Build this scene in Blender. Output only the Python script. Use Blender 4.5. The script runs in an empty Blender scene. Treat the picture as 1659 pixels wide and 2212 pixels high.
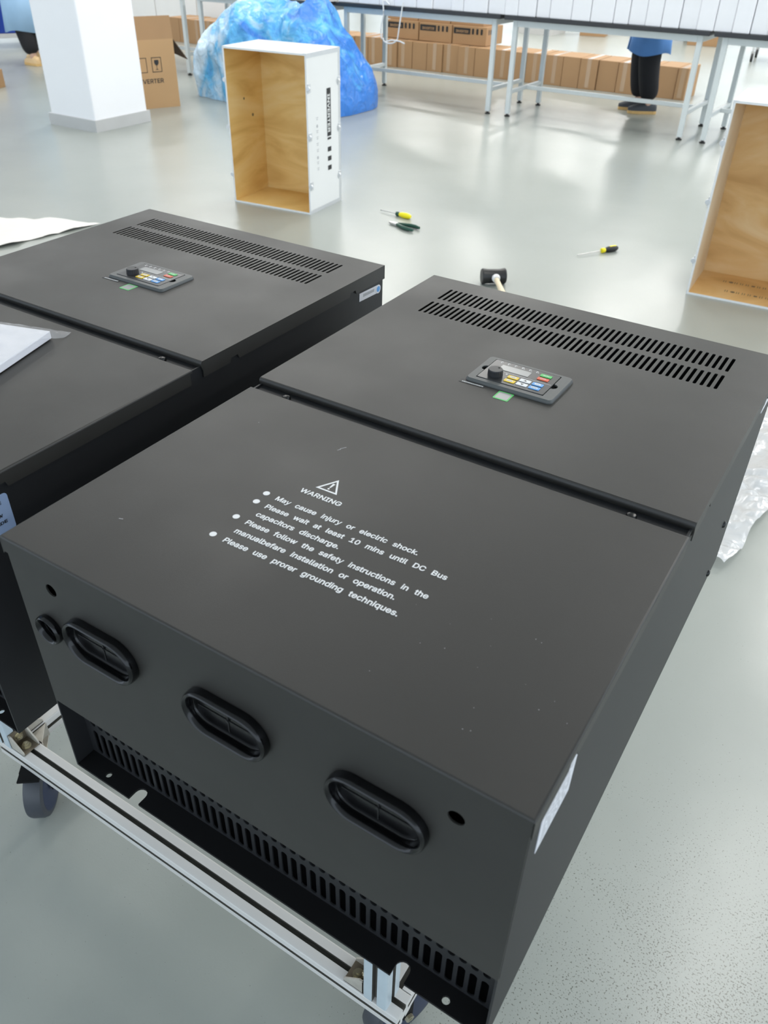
import bpy, bmesh, math, random
from mathutils import Matrix, Vector, noise
random.seed(7)
scn = bpy.context.scene
COL = scn.collection

# ------------------------------------------------------------------ camera
RC = ((0.8436169307377928, 0.536576868988027, 0.019893160622484835),
      (0.3312375570150961, -0.4909043848849786, -0.8057881642983924),
      (-0.4226016504880418, 0.6863658999161505, -0.591869661696793))
cam_d = bpy.data.cameras.new('camera')
cam = bpy.data.objects.new('camera', cam_d)
COL.objects.link(cam)
M = Matrix(RC).transposed() @ Matrix(((1, 0, 0), (0, -1, 0), (0, 0, -1)))
cam.matrix_world = Matrix.Translation((0.569, -0.294, 1.45)) @ M.to_4x4()
cam_d.sensor_fit = 'HORIZONTAL'
cam_d.sensor_width = 36.0
cam_d.lens = 1748.905 / 1659.0 * 36.0
cam_d.clip_start = 0.02
cam_d.clip_end = 100
cam_d.dof.use_dof = True
cam_d.dof.focus_distance = 1.05
cam_d.dof.aperture_fstop = 16.0
scn.camera = cam

# ------------------------------------------------------------------ world and exposure
scn.view_settings.view_transform = 'Standard'
scn.view_settings.look = 'None'
scn.view_settings.gamma = 1.0
scn.view_settings.exposure = 0.10
w = bpy.data.worlds.new('world')
scn.world = w
w.use_nodes = True
bg = w.node_tree.nodes['Background']
bg.inputs[0].default_value = (0.75, 0.87, 1.0, 1)
bg.inputs[1].default_value = 2.0

LAMP_ROWS = [(x, y) for x in (-10.8, -6.8, -2.8, 1.2, 5.2) for y in (3.5, 7.4, 11.4, 15.4, 19.4, 23.4)]
LAMP_W = 90.0
CEIL = 4.2
for (x, y) in LAMP_ROWS:
    ld = bpy.data.lights.new('ceiling_lamp_light', 'AREA')
    ld.shape = 'RECTANGLE'
    ld.size = 0.5
    ld.size_y = 2.4
    ld.energy = LAMP_W * (0.55 if y < 4 else 1.0)
    ld.color = (1.0, 0.975, 0.94)
    lo = bpy.data.objects.new('ceiling_lamp_light', ld)
    lo.location = (x, y, CEIL - 0.13)
    COL.objects.link(lo)

# ------------------------------------------------------------------ materials
def nodes_of(name):
    m = bpy.data.materials.new(name)
    m.use_nodes = True
    nt = m.node_tree
    return m, nt, nt.nodes['Principled BSDF']

def mat(name, color, rough=0.5, metal=0.0, spec=0.5, var=0.0, scale=20.0, bump=0.0, bscale=200.0, coat=0.0, alpha=1.0, stretch=None, coat_rough=0.1, sheen=0.0):
    m, nt, b = nodes_of(name)
    b.inputs['Roughness'].default_value = rough
    b.inputs['Metallic'].default_value = metal
    b.inputs['Specular IOR Level'].default_value = spec
    b.inputs['Coat Weight'].default_value = coat
    b.inputs['Coat Roughness'].default_value = coat_rough
    b.inputs['Alpha'].default_value = alpha
    tc = nt.nodes.new('ShaderNodeTexCoord')
    src = tc.outputs['Object']
    if stretch:
        mp = nt.nodes.new('ShaderNodeMapping')
        mp.inputs['Scale'].default_value = stretch
        nt.links.new(src, mp.inputs[0])
        src = mp.outputs[0]
    n = nt.nodes.new('ShaderNodeTexNoise')
    n.inputs['Scale'].default_value = scale
    n.inputs['Detail'].default_value = 4
    nt.links.new(src, n.inputs['Vector'])
    mx = nt.nodes.new('ShaderNodeMix')
    mx.data_type = 'RGBA'
    mx.inputs[6].default_value = (*[c * (1 - var) for c in color], 1)
    mx.inputs[7].default_value = (*[min(1, c * (1 + var)) for c in color], 1)
    nt.links.new(n.outputs['Fac'], mx.inputs[0])
    nt.links.new(mx.outputs[2], b.inputs['Base Color'])
    if bump:
        n2 = nt.nodes.new('ShaderNodeTexNoise')
        n2.inputs['Scale'].default_value = bscale
        n2.inputs['Detail'].default_value = 3
        nt.links.new(src, n2.inputs['Vector'])
        bp = nt.nodes.new('ShaderNodeBump')
        bp.inputs['Strength'].default_value = bump
        bp.inputs['Distance'].default_value = 0.001
        nt.links.new(n2.outputs['Fac'], bp.inputs['Height'])
        nt.links.new(bp.outputs[0], b.inputs['Normal'])
    return m

def plywood(name, c1, c2, c3, scale=3.0, stretch=(1.0, 1.0, 6.0)):
    m, nt, b = nodes_of(name)
    tc = nt.nodes.new('ShaderNodeTexCoord')
    mp = nt.nodes.new('ShaderNodeMapping')
    mp.inputs['Scale'].default_value = stretch
    nt.links.new(tc.outputs['Object'], mp.inputs[0])
    n = nt.nodes.new('ShaderNodeTexNoise')
    n.inputs['Scale'].default_value = scale
    n.inputs['Detail'].default_value = 8
    n.inputs['Distortion'].default_value = 1.2
    nt.links.new(mp.outputs[0], n.inputs['Vector'])
    r = nt.nodes.new('ShaderNodeValToRGB')
    r.color_ramp.elements[0].position = 0.34
    r.color_ramp.elements[0].color = (*c1, 1)
    r.color_ramp.elements[1].position = 0.68
    r.color_ramp.elements[1].color = (*c3, 1)
    e = r.color_ramp.elements.new(0.5)
    e.color = (*c2, 1)
    nt.links.new(n.outputs['Fac'], r.inputs[0])
    nt.links.new(r.outputs[0], b.inputs['Base Color'])
    b.inputs['Roughness'].default_value = 0.55
    return m

def floor_mat():
    m, nt, b = nodes_of('epoxy_floor')
    L = nt.links.new
    tc = nt.nodes.new('ShaderNodeTexCoord')
    n = nt.nodes.new('ShaderNodeTexNoise')
    n.inputs['Scale'].default_value = 0.9
    n.inputs['Detail'].default_value = 5
    L(tc.outputs['Object'], n.inputs['Vector'])
    mx = nt.nodes.new('ShaderNodeMix')
    mx.data_type = 'RGBA'
    mx.inputs[6].default_value = (0.305, 0.33, 0.30, 1)
    mx.inputs[7].default_value = (0.36, 0.378, 0.348, 1)
    L(n.outputs['Fac'], mx.inputs[0])
    # dark specks, dense in two patches
    sp = nt.nodes.new('ShaderNodeTexNoise')
    sp.inputs['Scale'].default_value = 300
    sp.inputs['Detail'].default_value = 1
    L(tc.outputs['Object'], sp.inputs['Vector'])
    big = nt.nodes.new('ShaderNodeTexNoise')
    big.inputs['Scale'].default_value = 9
    L(tc.outputs['Object'], big.inputs['Vector'])
    def patch(cx, cy, r0, r1, amt):
        d = nt.nodes.new('ShaderNodeVectorMath'); d.operation = 'DISTANCE'
        L(tc.outputs['Object'], d.inputs[0]); d.inputs[1].default_value = (cx, cy, 0)
        mr = nt.nodes.new('ShaderNodeMapRange'); mr.inputs[1].default_value = r0; mr.inputs[2].default_value = r1
        mr.inputs[3].default_value = amt; mr.inputs[4].default_value = 0.0
        L(d.outputs['Value'], mr.inputs[0]); return mr.outputs[0]
    def add(a, b):
        q = nt.nodes.new('ShaderNodeMath'); q.operation = 'ADD'; L(a, q.inputs[0]); L(b, q.inputs[1]); return q.outputs[0]
    bs = nt.nodes.new('ShaderNodeMath'); bs.operation = 'MULTIPLY'; bs.inputs[1].default_value = 0.18
    L(big.outputs['Fac'], bs.inputs[0])
    tot = add(add(sp.outputs['Fac'], bs.outputs[0]), add(patch(1.05, 0.30, 0.20, 0.95, 0.27), patch(-0.85, 0.42, 0.12, 0.5, 0.13)))
    cr = nt.nodes.new('ShaderNodeValToRGB')
    cr.color_ramp.elements[0].position = 0.86
    cr.color_ramp.elements[0].color = (1, 1, 1, 1)
    cr.color_ramp.elements[1].position = 0.91
    cr.color_ramp.elements[1].color = (0.36, 0.36, 0.33, 1)
    L(tot, cr.inputs[0])
    m2 = nt.nodes.new('ShaderNodeMix')
    m2.data_type = 'RGBA'
    m2.blend_type = 'MULTIPLY'
    m2.inputs[0].default_value = 1.0
    L(mx.outputs[2], m2.inputs[6])
    L(cr.outputs[0], m2.inputs[7])
    L(m2.outputs[2], b.inputs['Base Color'])
    b.inputs['Roughness'].default_value = 0.27
    b.inputs['Specular IOR Level'].default_value = 0.62
    bn = nt.nodes.new('ShaderNodeTexNoise')
    bn.inputs['Scale'].default_value = 260
    bn.inputs['Detail'].default_value = 2
    L(tc.outputs['Object'], bn.inputs['Vector'])
    bp = nt.nodes.new('ShaderNodeBump')
    bp.inputs['Strength'].default_value = 0.10
    bp.inputs['Distance'].default_value = 0.001
    L(bn.outputs['Fac'], bp.inputs['Height'])
    bw = nt.nodes.new('ShaderNodeTexNoise')
    bw.inputs['Scale'].default_value = 3.5
    L(tc.outputs['Object'], bw.inputs['Vector'])
    bp2 = nt.nodes.new('ShaderNodeBump')
    bp2.inputs['Strength'].default_value = 0.22
    bp2.inputs['Distance'].default_value = 0.01
    L(bw.outputs['Fac'], bp2.inputs['Height'])
    L(bp.outputs[0], bp2.inputs['Normal'])
    L(bp2.outputs[0], b.inputs['Normal'])
    return m

def film(name, color, alpha, rough=0.12, bscale=14.0, bump=0.8, emis=0):
    m, nt, b = nodes_of(name)
    b.inputs['Base Color'].default_value = (*color, 1)
    b.inputs['Roughness'].default_value = rough
    b.inputs['Alpha'].default_value = alpha
    tc = nt.nodes.new('ShaderNodeTexCoord')
    n = nt.nodes.new('ShaderNodeTexNoise')
    n.inputs['Scale'].default_value = bscale
    n.inputs['Detail'].default_value = 5
    n.inputs['Distortion'].default_value = 0.6
    nt.links.new(tc.outputs['Object'], n.inputs['Vector'])
    bp = nt.nodes.new('ShaderNodeBump')
    bp.inputs['Strength'].default_value = bump
    bp.inputs['Distance'].default_value = 0.02
    nt.links.new(n.outputs['Fac'], bp.inputs['Height'])
    nt.links.new(bp.outputs[0], b.inputs['Normal'])
    return m

def bag_mat():
    m, nt, b = nodes_of('blue_plastic_film')
    L = nt.links.new
    tc = nt.nodes.new('ShaderNodeTexCoord')
    n = nt.nodes.new('ShaderNodeTexNoise')
    n.inputs['Scale'].default_value = 2.6
    n.inputs['Detail'].default_value = 6
    n.inputs['Distortion'].default_value = 1.5
    L(tc.outputs['Object'], n.inputs['Vector'])
    sx = nt.nodes.new('ShaderNodeSeparateXYZ')
    L(tc.outputs['Object'], sx.inputs[0])
    ma = nt.nodes.new('ShaderNodeMath')
    ma.operation = 'MULTIPLY_ADD'
    L(sx.outputs['X'], ma.inputs[0])
    ma.inputs[1].default_value = 0.22
    L(n.outputs['Fac'], ma.inputs[2])
    r = nt.nodes.new('ShaderNodeValToRGB')
    r.color_ramp.elements[0].position = 0.30
    r.color_ramp.elements[0].color = (0.62, 0.80, 0.95, 1)
    r.color_ramp.elements[1].position = 0.66
    r.color_ramp.elements[1].color = (0.045, 0.23, 0.72, 1)
    e = r.color_ramp.elements.new(0.50)
    e.color = (0.12, 0.50, 0.88, 1)
    L(ma.outputs[0], r.inputs[0])
    L(r.outputs[0], b.inputs['Base Color'])
    b.inputs['Roughness'].default_value = 0.22
    b.inputs['Alpha'].default_value = 0.93
    n2 = nt.nodes.new('ShaderNodeTexNoise')
    n2.inputs['Scale'].default_value = 9
    n2.inputs['Detail'].default_value = 5
    n2.inputs['Distortion'].default_value = 1.0
    L(tc.outputs['Object'], n2.inputs['Vector'])
    bp = nt.nodes.new('ShaderNodeBump')
    bp.inputs['Strength'].default_value = 0.9
    bp.inputs['Distance'].default_value = 0.04
    L(n2.outputs['Fac'], bp.inputs['Height'])
    L(bp.outputs[0], b.inputs['Normal'])
    return m

M_COAT = mat('black_powder_coat', (0.0245, 0.0230, 0.0202), 0.46, var=0.22, scale=6, bump=0.08, bscale=1500, spec=0.50)
_nt = M_COAT.node_tree; _n = _nt.nodes.new('ShaderNodeTexNoise'); _n.inputs['Scale'].default_value = 7; _n.inputs['Detail'].default_value = 5
_r = _nt.nodes.new('ShaderNodeMapRange'); _r.inputs[1].default_value = 0.3; _r.inputs[2].default_value = 0.7; _r.inputs[3].default_value = 0.42; _r.inputs[4].default_value = 0.52
_tc = _nt.nodes.new('ShaderNodeTexCoord'); _nt.links.new(_tc.outputs['Object'], _n.inputs['Vector']); _nt.links.new(_n.outputs['Fac'], _r.inputs[0]); _nt.links.new(_r.outputs[0], _nt.nodes['Principled BSDF'].inputs['Roughness'])
M_CASE = mat('black_case_metal', (0.014, 0.0145, 0.016), 0.5, spec=0.4, var=0.06, scale=5, bump=0.06, bscale=1500)
M_FLAT = mat('matt_black_metal', (0.006, 0.006, 0.0065), 0.6, spec=0.18, var=0.06)
M_RUB = mat('gloss_black_rubber', (0.0025, 0.0025, 0.0028), 0.14, spec=0.40, var=0.05)
M_RUB2 = mat('satin_black_rubber', (0.012, 0.012, 0.012), 0.42, var=0.05)
M_SCR = mat('black_screw_steel', (0.012, 0.012, 0.012), 0.25, metal=0.3)
M_BEZ = mat('grey_keypad_plastic', (0.085, 0.090, 0.088), 0.42, bump=0.15, bscale=2500, var=0.05)
M_FACE = mat('dark_keypad_overlay', (0.026, 0.027, 0.028), 0.30, var=0.05)
M_KNOB = mat('black_knob_plastic', (0.02, 0.02, 0.022), 0.42)
M_LCD = mat('grey_display_window', (0.33, 0.33, 0.32), 0.25)
M_YEL = mat('yellow_print', (0.85, 0.58, 0.02), 0.4)
M_WHT = mat('white_print', (0.82, 0.82, 0.82), 0.45)
M_BLU = mat('blue_print', (0.12, 0.38, 0.78), 0.4)
M_GRN = mat('green_print', (0.08, 0.55, 0.12), 0.4)
M_RED = mat('red_print', (0.75, 0.11, 0.04), 0.4)
M_INK = mat('black_ink', (0.012, 0.012, 0.012), 0.5)
M_GINK = mat('grey_ink', (0.45, 0.45, 0.46), 0.5)
M_PAPER = mat('white_label_paper', (0.76, 0.76, 0.80), 0.4, var=0.02)
M_BPAPER = mat('pale_blue_label_film', (0.30, 0.40, 0.60), 0.35, var=0.03)
M_ALU = mat('anodised_aluminium', (0.62, 0.605, 0.575), 0.42, metal=0.0, var=0.05, scale=8)
M_ALU2 = mat('zinc_plated_steel', (0.50, 0.58, 0.62), 0.38, metal=0.15, var=0.10, scale=25)
M_SLOT = mat('grimy_slot', (0.10, 0.095, 0.08), 0.6, var=0.3, scale=60)  # darker colour on the walls and floor of the rail slots
M_BRKT = mat('dirty_cast_aluminium', (0.50, 0.47, 0.41), 0.5, metal=0.4, var=0.25, scale=60)
M_GRIME = mat('brown_grime_metal', (0.16, 0.13, 0.09), 0.6, metal=0.2, var=0.4, scale=70)
M_BOLT = mat('yellow_zinc_bolt', (0.60, 0.54, 0.38), 0.3, metal=0.8, var=0.1)
M_TYRE = mat('dark_blue_grey_tyre', (0.045, 0.050, 0.060), 0.45, var=0.15, scale=30)
M_HUBB = mat('dark_blue_wheel_side', (0.012, 0.022, 0.060), 0.4)
M_WPAINT = mat('white_painted_board', (0.80, 0.80, 0.78), 0.5, var=0.03, scale=6)
M_GALV = mat('galvanised_strip', (0.66, 0.67, 0.68), 0.35, metal=0.5, var=0.06, scale=40)
M_PLY = plywood('golden_plywood', (0.68, 0.42, 0.13), (0.82, 0.56, 0.21), (0.88, 0.66, 0.32), 1.6, (1, 1, 4.0))
M_PLY2 = plywood('orange_plywood', (0.62, 0.36, 0.13), (0.78, 0.50, 0.21), (0.86, 0.63, 0.34), 2.0, (1, 1, 2.6))
M_PLYP = plywood('pale_plywood', (0.72, 0.58, 0.38), (0.78, 0.66, 0.48), (0.82, 0.73, 0.56), 2.0, (1, 1, 1.5))
M_CARD = mat('brown_cardboard', (0.36, 0.215, 0.105), 0.75, var=0.07, scale=5)
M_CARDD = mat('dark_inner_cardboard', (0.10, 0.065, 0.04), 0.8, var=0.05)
M_CARDT = mat('kraft_cardboard', (0.47, 0.29, 0.14), 0.75, var=0.06, scale=4)
M_TAPE = mat('glossy_packing_tape', (0.42, 0.29, 0.18), 0.18, spec=0.7)
M_TBL = mat('white_table_tube', (0.66, 0.70, 0.69), 0.35, var=0.03)
M_SLAB = mat('black_worktop', (0.022, 0.023, 0.026), 0.35, var=0.2)
M_FOOT = mat('black_foot_rubber', (0.02, 0.02, 0.02), 0.5)
M_FOAM = mat('white_foam', (0.86, 0.86, 0.88), 0.7, bump=0.2, bscale=300, var=0.02)
M_WALL = mat('white_wall_paint', (0.83, 0.83, 0.84), 0.6, var=0.015, scale=2)
M_PILR = mat('white_pillar_paint', (0.88, 0.88, 0.89), 0.45, var=0.015, scale=3)
M_BASE = mat('grey_baseboard', (0.50, 0.50, 0.49), 0.35, var=0.08, scale=6)
M_BAG = bag_mat()
M_FILM = film('clear_plastic_film', (0.93, 0.93, 0.95), 0.20, bump=0.4)
M_FILMW = film('white_plastic_sheet', (0.86, 0.86, 0.87), 0.62, bscale=9)
M_SHEET = mat('white_foam_sheet', (0.83, 0.80, 0.75), 0.6, var=0.03)
M_GREYBAG = film('grey_plastic_bag_film', (0.50, 0.49, 0.51), 0.9, bscale=8)
M_COATL = mat('light_blue_coat_cloth', (0.36, 0.56, 0.78), 0.8, var=0.08, scale=7)
M_COATB = mat('blue_coat_cloth', (0.10, 0.26, 0.60), 0.8, var=0.12, scale=7)
M_TROU = mat('black_trouser_cloth', (0.008, 0.008, 0.010), 0.85)
M_SKIN = mat('skin', (0.60, 0.38, 0.28), 0.5)
M_HAIR = mat('black_hair', (0.012, 0.010, 0.009), 0.5)
M_SHOE = mat('dark_shoe', (0.05, 0.055, 0.065), 0.6)
M_SOLE = mat('tan_sole', (0.66, 0.42, 0.16), 0.6)
M_SHOET = mat('tan_shoe', (0.72, 0.50, 0.26), 0.6)
M_BLUE = mat('blue_bin_plastic', (0.004, 0.035, 0.27), 0.4, var=0.1)
M_YH = mat('yellow_handle', (0.88, 0.74, 0.0), 0.35)
M_GH = mat('dark_green_handle', (0.006, 0.06, 0.035), 0.3)
M_STEEL = mat('bright_steel', (0.55, 0.54, 0.52), 0.28, metal=0.8)
M_WOODH = mat('pale_wood_handle', (0.78, 0.66, 0.46), 0.5, var=0.08, scale=10, stretch=(1, 1, 8))
M_CHROME = mat('chrome', (0.75, 0.75, 0.76), 0.12, metal=1.0)
M_CABLE = mat('white_cable', (0.80, 0.80, 0.78), 0.4)
M_FLOOR = floor_mat()
m_l, nt_l, b_l = nodes_of('lamp_diffuser')
b_l.inputs['Emission Color'].default_value = (1, 0.98, 0.95, 1)
b_l.inputs['Emission Strength'].default_value = 2.0
M_LAMP = m_l
M_PANE = mat('window_glass', (0.9, 0.95, 1.0), 0.03, alpha=0.12)
M_FIX = mat('white_fixture_metal', (0.8, 0.8, 0.8), 0.4)

# ------------------------------------------------------------------ geometry helpers
class MB:
    def __init__(s):
        s.v = []; s.f = []; s.m = []
    def add(s, vs, fs, mi=0, mx=None):
        o = len(s.v)
        for p in vs:
            p = Vector(p)
            s.v.append(mx @ p if mx else p)
        for f in fs:
            s.f.append([o + i for i in f]); s.m.append(mi)
        return s
    def box(s, a, b, mi=0, mx=None):
        x0, y0, z0 = a; x1, y1, z1 = b
        vs = [(x0,y0,z0),(x1,y0,z0),(x1,y1,z0),(x0,y1,z0),(x0,y0,z1),(x1,y0,z1),(x1,y1,z1),(x0,y1,z1)]
        fs = [(0,3,2,1),(4,5,6,7),(0,1,5,4),(1,2,6,5),(2,3,7,6),(3,0,4,7)]
        return s.add(vs, fs, mi, mx)
    def lathe(s, prof, seg=24, mi=0, mx=None):
        # prof: (r, z) list, closed with caps
        vs = []; fs = []
        for (r, z) in prof:
            for k in range(seg):
                a = 2 * math.pi * k / seg
                vs.append((r * math.cos(a), r * math.sin(a), z))
        n = len(prof)
        for i in range(n - 1):
            for k in range(seg):
                k2 = (k + 1) % seg
                fs.append((i*seg+k, i*seg+k2, (i+1)*seg+k2, (i+1)*seg+k))
        fs.append(tuple(reversed(range(seg))))
        fs.append(tuple((n-1)*seg + k for k in range(seg)))
        return s.add(vs, fs, mi, mx)
    def cyl(s, p0, p1, r, seg=16, mi=0, r1=None):
        p0 = Vector(p0); p1 = Vector(p1); d = p1 - p0
        q = d.to_track_quat('Z', 'Y').to_matrix().to_4x4()
        mx = Matrix.Translation(p0) @ q
        return s.lathe([(r, 0), (r if r1 is None else r1, d.length)], seg, mi, mx)
    def tube(s, pts, r, seg=8, mi=0):
        pts = [Vector(p) for p in pts]
        n = len(pts); vs = []; fs = []
        up = Vector((0, 0, 1))
        for i, p in enumerate(pts):
            t = (pts[min(i+1, n-1)] - pts[max(i-1, 0)]).normalized()
            a = t.cross(up)
            if a.length < 1e-3: a = t.cross(Vector((0, 1, 0)))
            a.normalize(); b = a.cross(t).normalized()
            rr = r[i] if isinstance(r, (list, tuple)) else r
            for k in range(seg):
                an = 2*math.pi*k/seg
                vs.append(p + a*rr*math.cos(an) + b*rr*math.sin(an))
        for i in range(n-1):
            for k in range(seg):
                k2 = (k+1) % seg
                fs.append((i*seg+k, i*seg+k2, (i+1)*seg+k2, (i+1)*seg+k))
        fs.append(tuple(reversed(range(seg)))); fs.append(tuple((n-1)*seg+k for k in range(seg)))
        return s.add(vs, fs, mi)
    def prism(s, pts, z0, z1, mi=0, mx=None):
        n = len(pts)
        vs = [(x, y, z0) for x, y in pts] + [(x, y, z1) for x, y in pts]
        fs = [tuple(reversed(range(n))), tuple(range(n, 2*n))] + [(i, (i+1) % n, n+(i+1) % n, n+i) for i in range(n)]
        return s.add(vs, fs, mi, mx)
    def mesh(s, me, mi=0, mx=None):
        return s.add([v.co for v in me.vertices], [tuple(p.vertices) for p in me.polygons], mi, mx)
    def build(s, name, mats, parent=None, smooth=None, bevel=0.0, loc=None, rot=None, subsurf=0, normals=True):
        me = bpy.data.meshes.new(name)
        me.from_pydata([tuple(v) for v in s.v], [], s.f)
        if not isinstance(mats, (list, tuple)): mats = [mats]
        for m in mats: me.materials.append(m)
        for p, mi in zip(me.polygons, s.m): p.material_index = mi
        if normals:
            bm = bmesh.new(); bm.from_mesh(me)
            bmesh.ops.recalc_face_normals(bm, faces=bm.faces)
            bm.to_mesh(me); bm.free()
        if smooth is not None:
            for p in me.polygons: p.use_smooth = True
            me.set_sharp_from_angle(angle=math.radians(smooth))
        o = bpy.data.objects.new(name, me)
        COL.objects.link(o)
        if parent: o.parent = parent
        if loc is not None: o.location = loc
        if rot is not None: o.rotation_euler = rot
        if bevel:
            bv = o.modifiers.new('bevel', 'BEVEL'); bv.width = bevel; bv.segments = 2; bv.limit_method = 'ANGLE'
        if subsurf:
            ss = o.modifiers.new('sub', 'SUBSURF'); ss.levels = subsurf; ss.render_levels = subsurf
        return o

def thing(name, label, cat, loc=(0, 0, 0), rz=0.0, group=None):
    o = bpy.data.objects.new(name, None); COL.objects.link(o)
    o.location = loc; o.rotation_euler = (0, 0, rz); o.empty_display_size = 0.05
    return tag(o, label, cat, group)

def tag(o, label, cat, group=None):
    o['label'] = label; o['category'] = cat
    if group: o['group'] = group
    return o

def struct(o):
    o['kind'] = 'structure'; return o

def copy_tree(o, parent=None):
    c = o.copy(); COL.objects.link(c)
    if parent: c.parent = parent
    for ch in list(o.children): copy_tree(ch, c)
    return c

TO_XZ = Matrix(((1,0,0,0),(0,0,-1,0),(0,1,0,0),(0,0,0,1)))    # plate (x,y) -> (x,z), thickness towards -y
TO_YZ = Matrix(((0,0,1,0),(1,0,0,0),(0,1,0,0),(0,0,0,1)))     # plate (x,y) -> (y,z), thickness towards +x

def plate_mesh(loops, t, bevel=0.0):
    """flat plate with holes; outline = loops[0]; spans z 0..t"""
    cu = bpy.data.curves.new('tmp', 'CURVE'); cu.dimensions = '2D'; cu.fill_mode = 'BOTH'
    cu.extrude = t/2 - bevel; cu.bevel_depth = bevel; cu.bevel_resolution = 2; cu.offset = -bevel
    for lp in loops:
        sp = cu.splines.new('POLY'); sp.points.add(len(lp)-1)
        for p, q in zip(sp.points, lp): p.co = (q[0], q[1], 0, 1)
        sp.use_cyclic_u = True
    ob = bpy.data.objects.new('tmp', cu)
    me = bpy.data.meshes.new_from_object(ob)
    bpy.data.objects.remove(ob); bpy.data.curves.remove(cu)
    for v in me.vertices: v.co.z += t/2
    return me

def rect(x0, y0, x1, y1): return [(x0,y0),(x1,y0),(x1,y1),(x0,y1)]
def rrect(x0, y0, x1, y1, r, n=5):
    o = []
    for cx, cy, a0 in ((x1-r,y0+r,-90),(x1-r,y1-r,0),(x0+r,y1-r,90),(x0+r,y0+r,180)):
        for k in range(n+1):
            a = math.radians(a0 + 90*k/n); o.append((cx+r*math.cos(a), cy+r*math.sin(a)))
    return o
def circ(cx, cy, r, n=20): return [(cx+r*math.cos(2*math.pi*k/n), cy+r*math.sin(2*math.pi*k/n)) for k in range(n)]
def slot_v(cx, y0, y1, wd, n=5): return rrect(cx-wd/2, y0, cx+wd/2, y1, wd/2*0.98, n)

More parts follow.
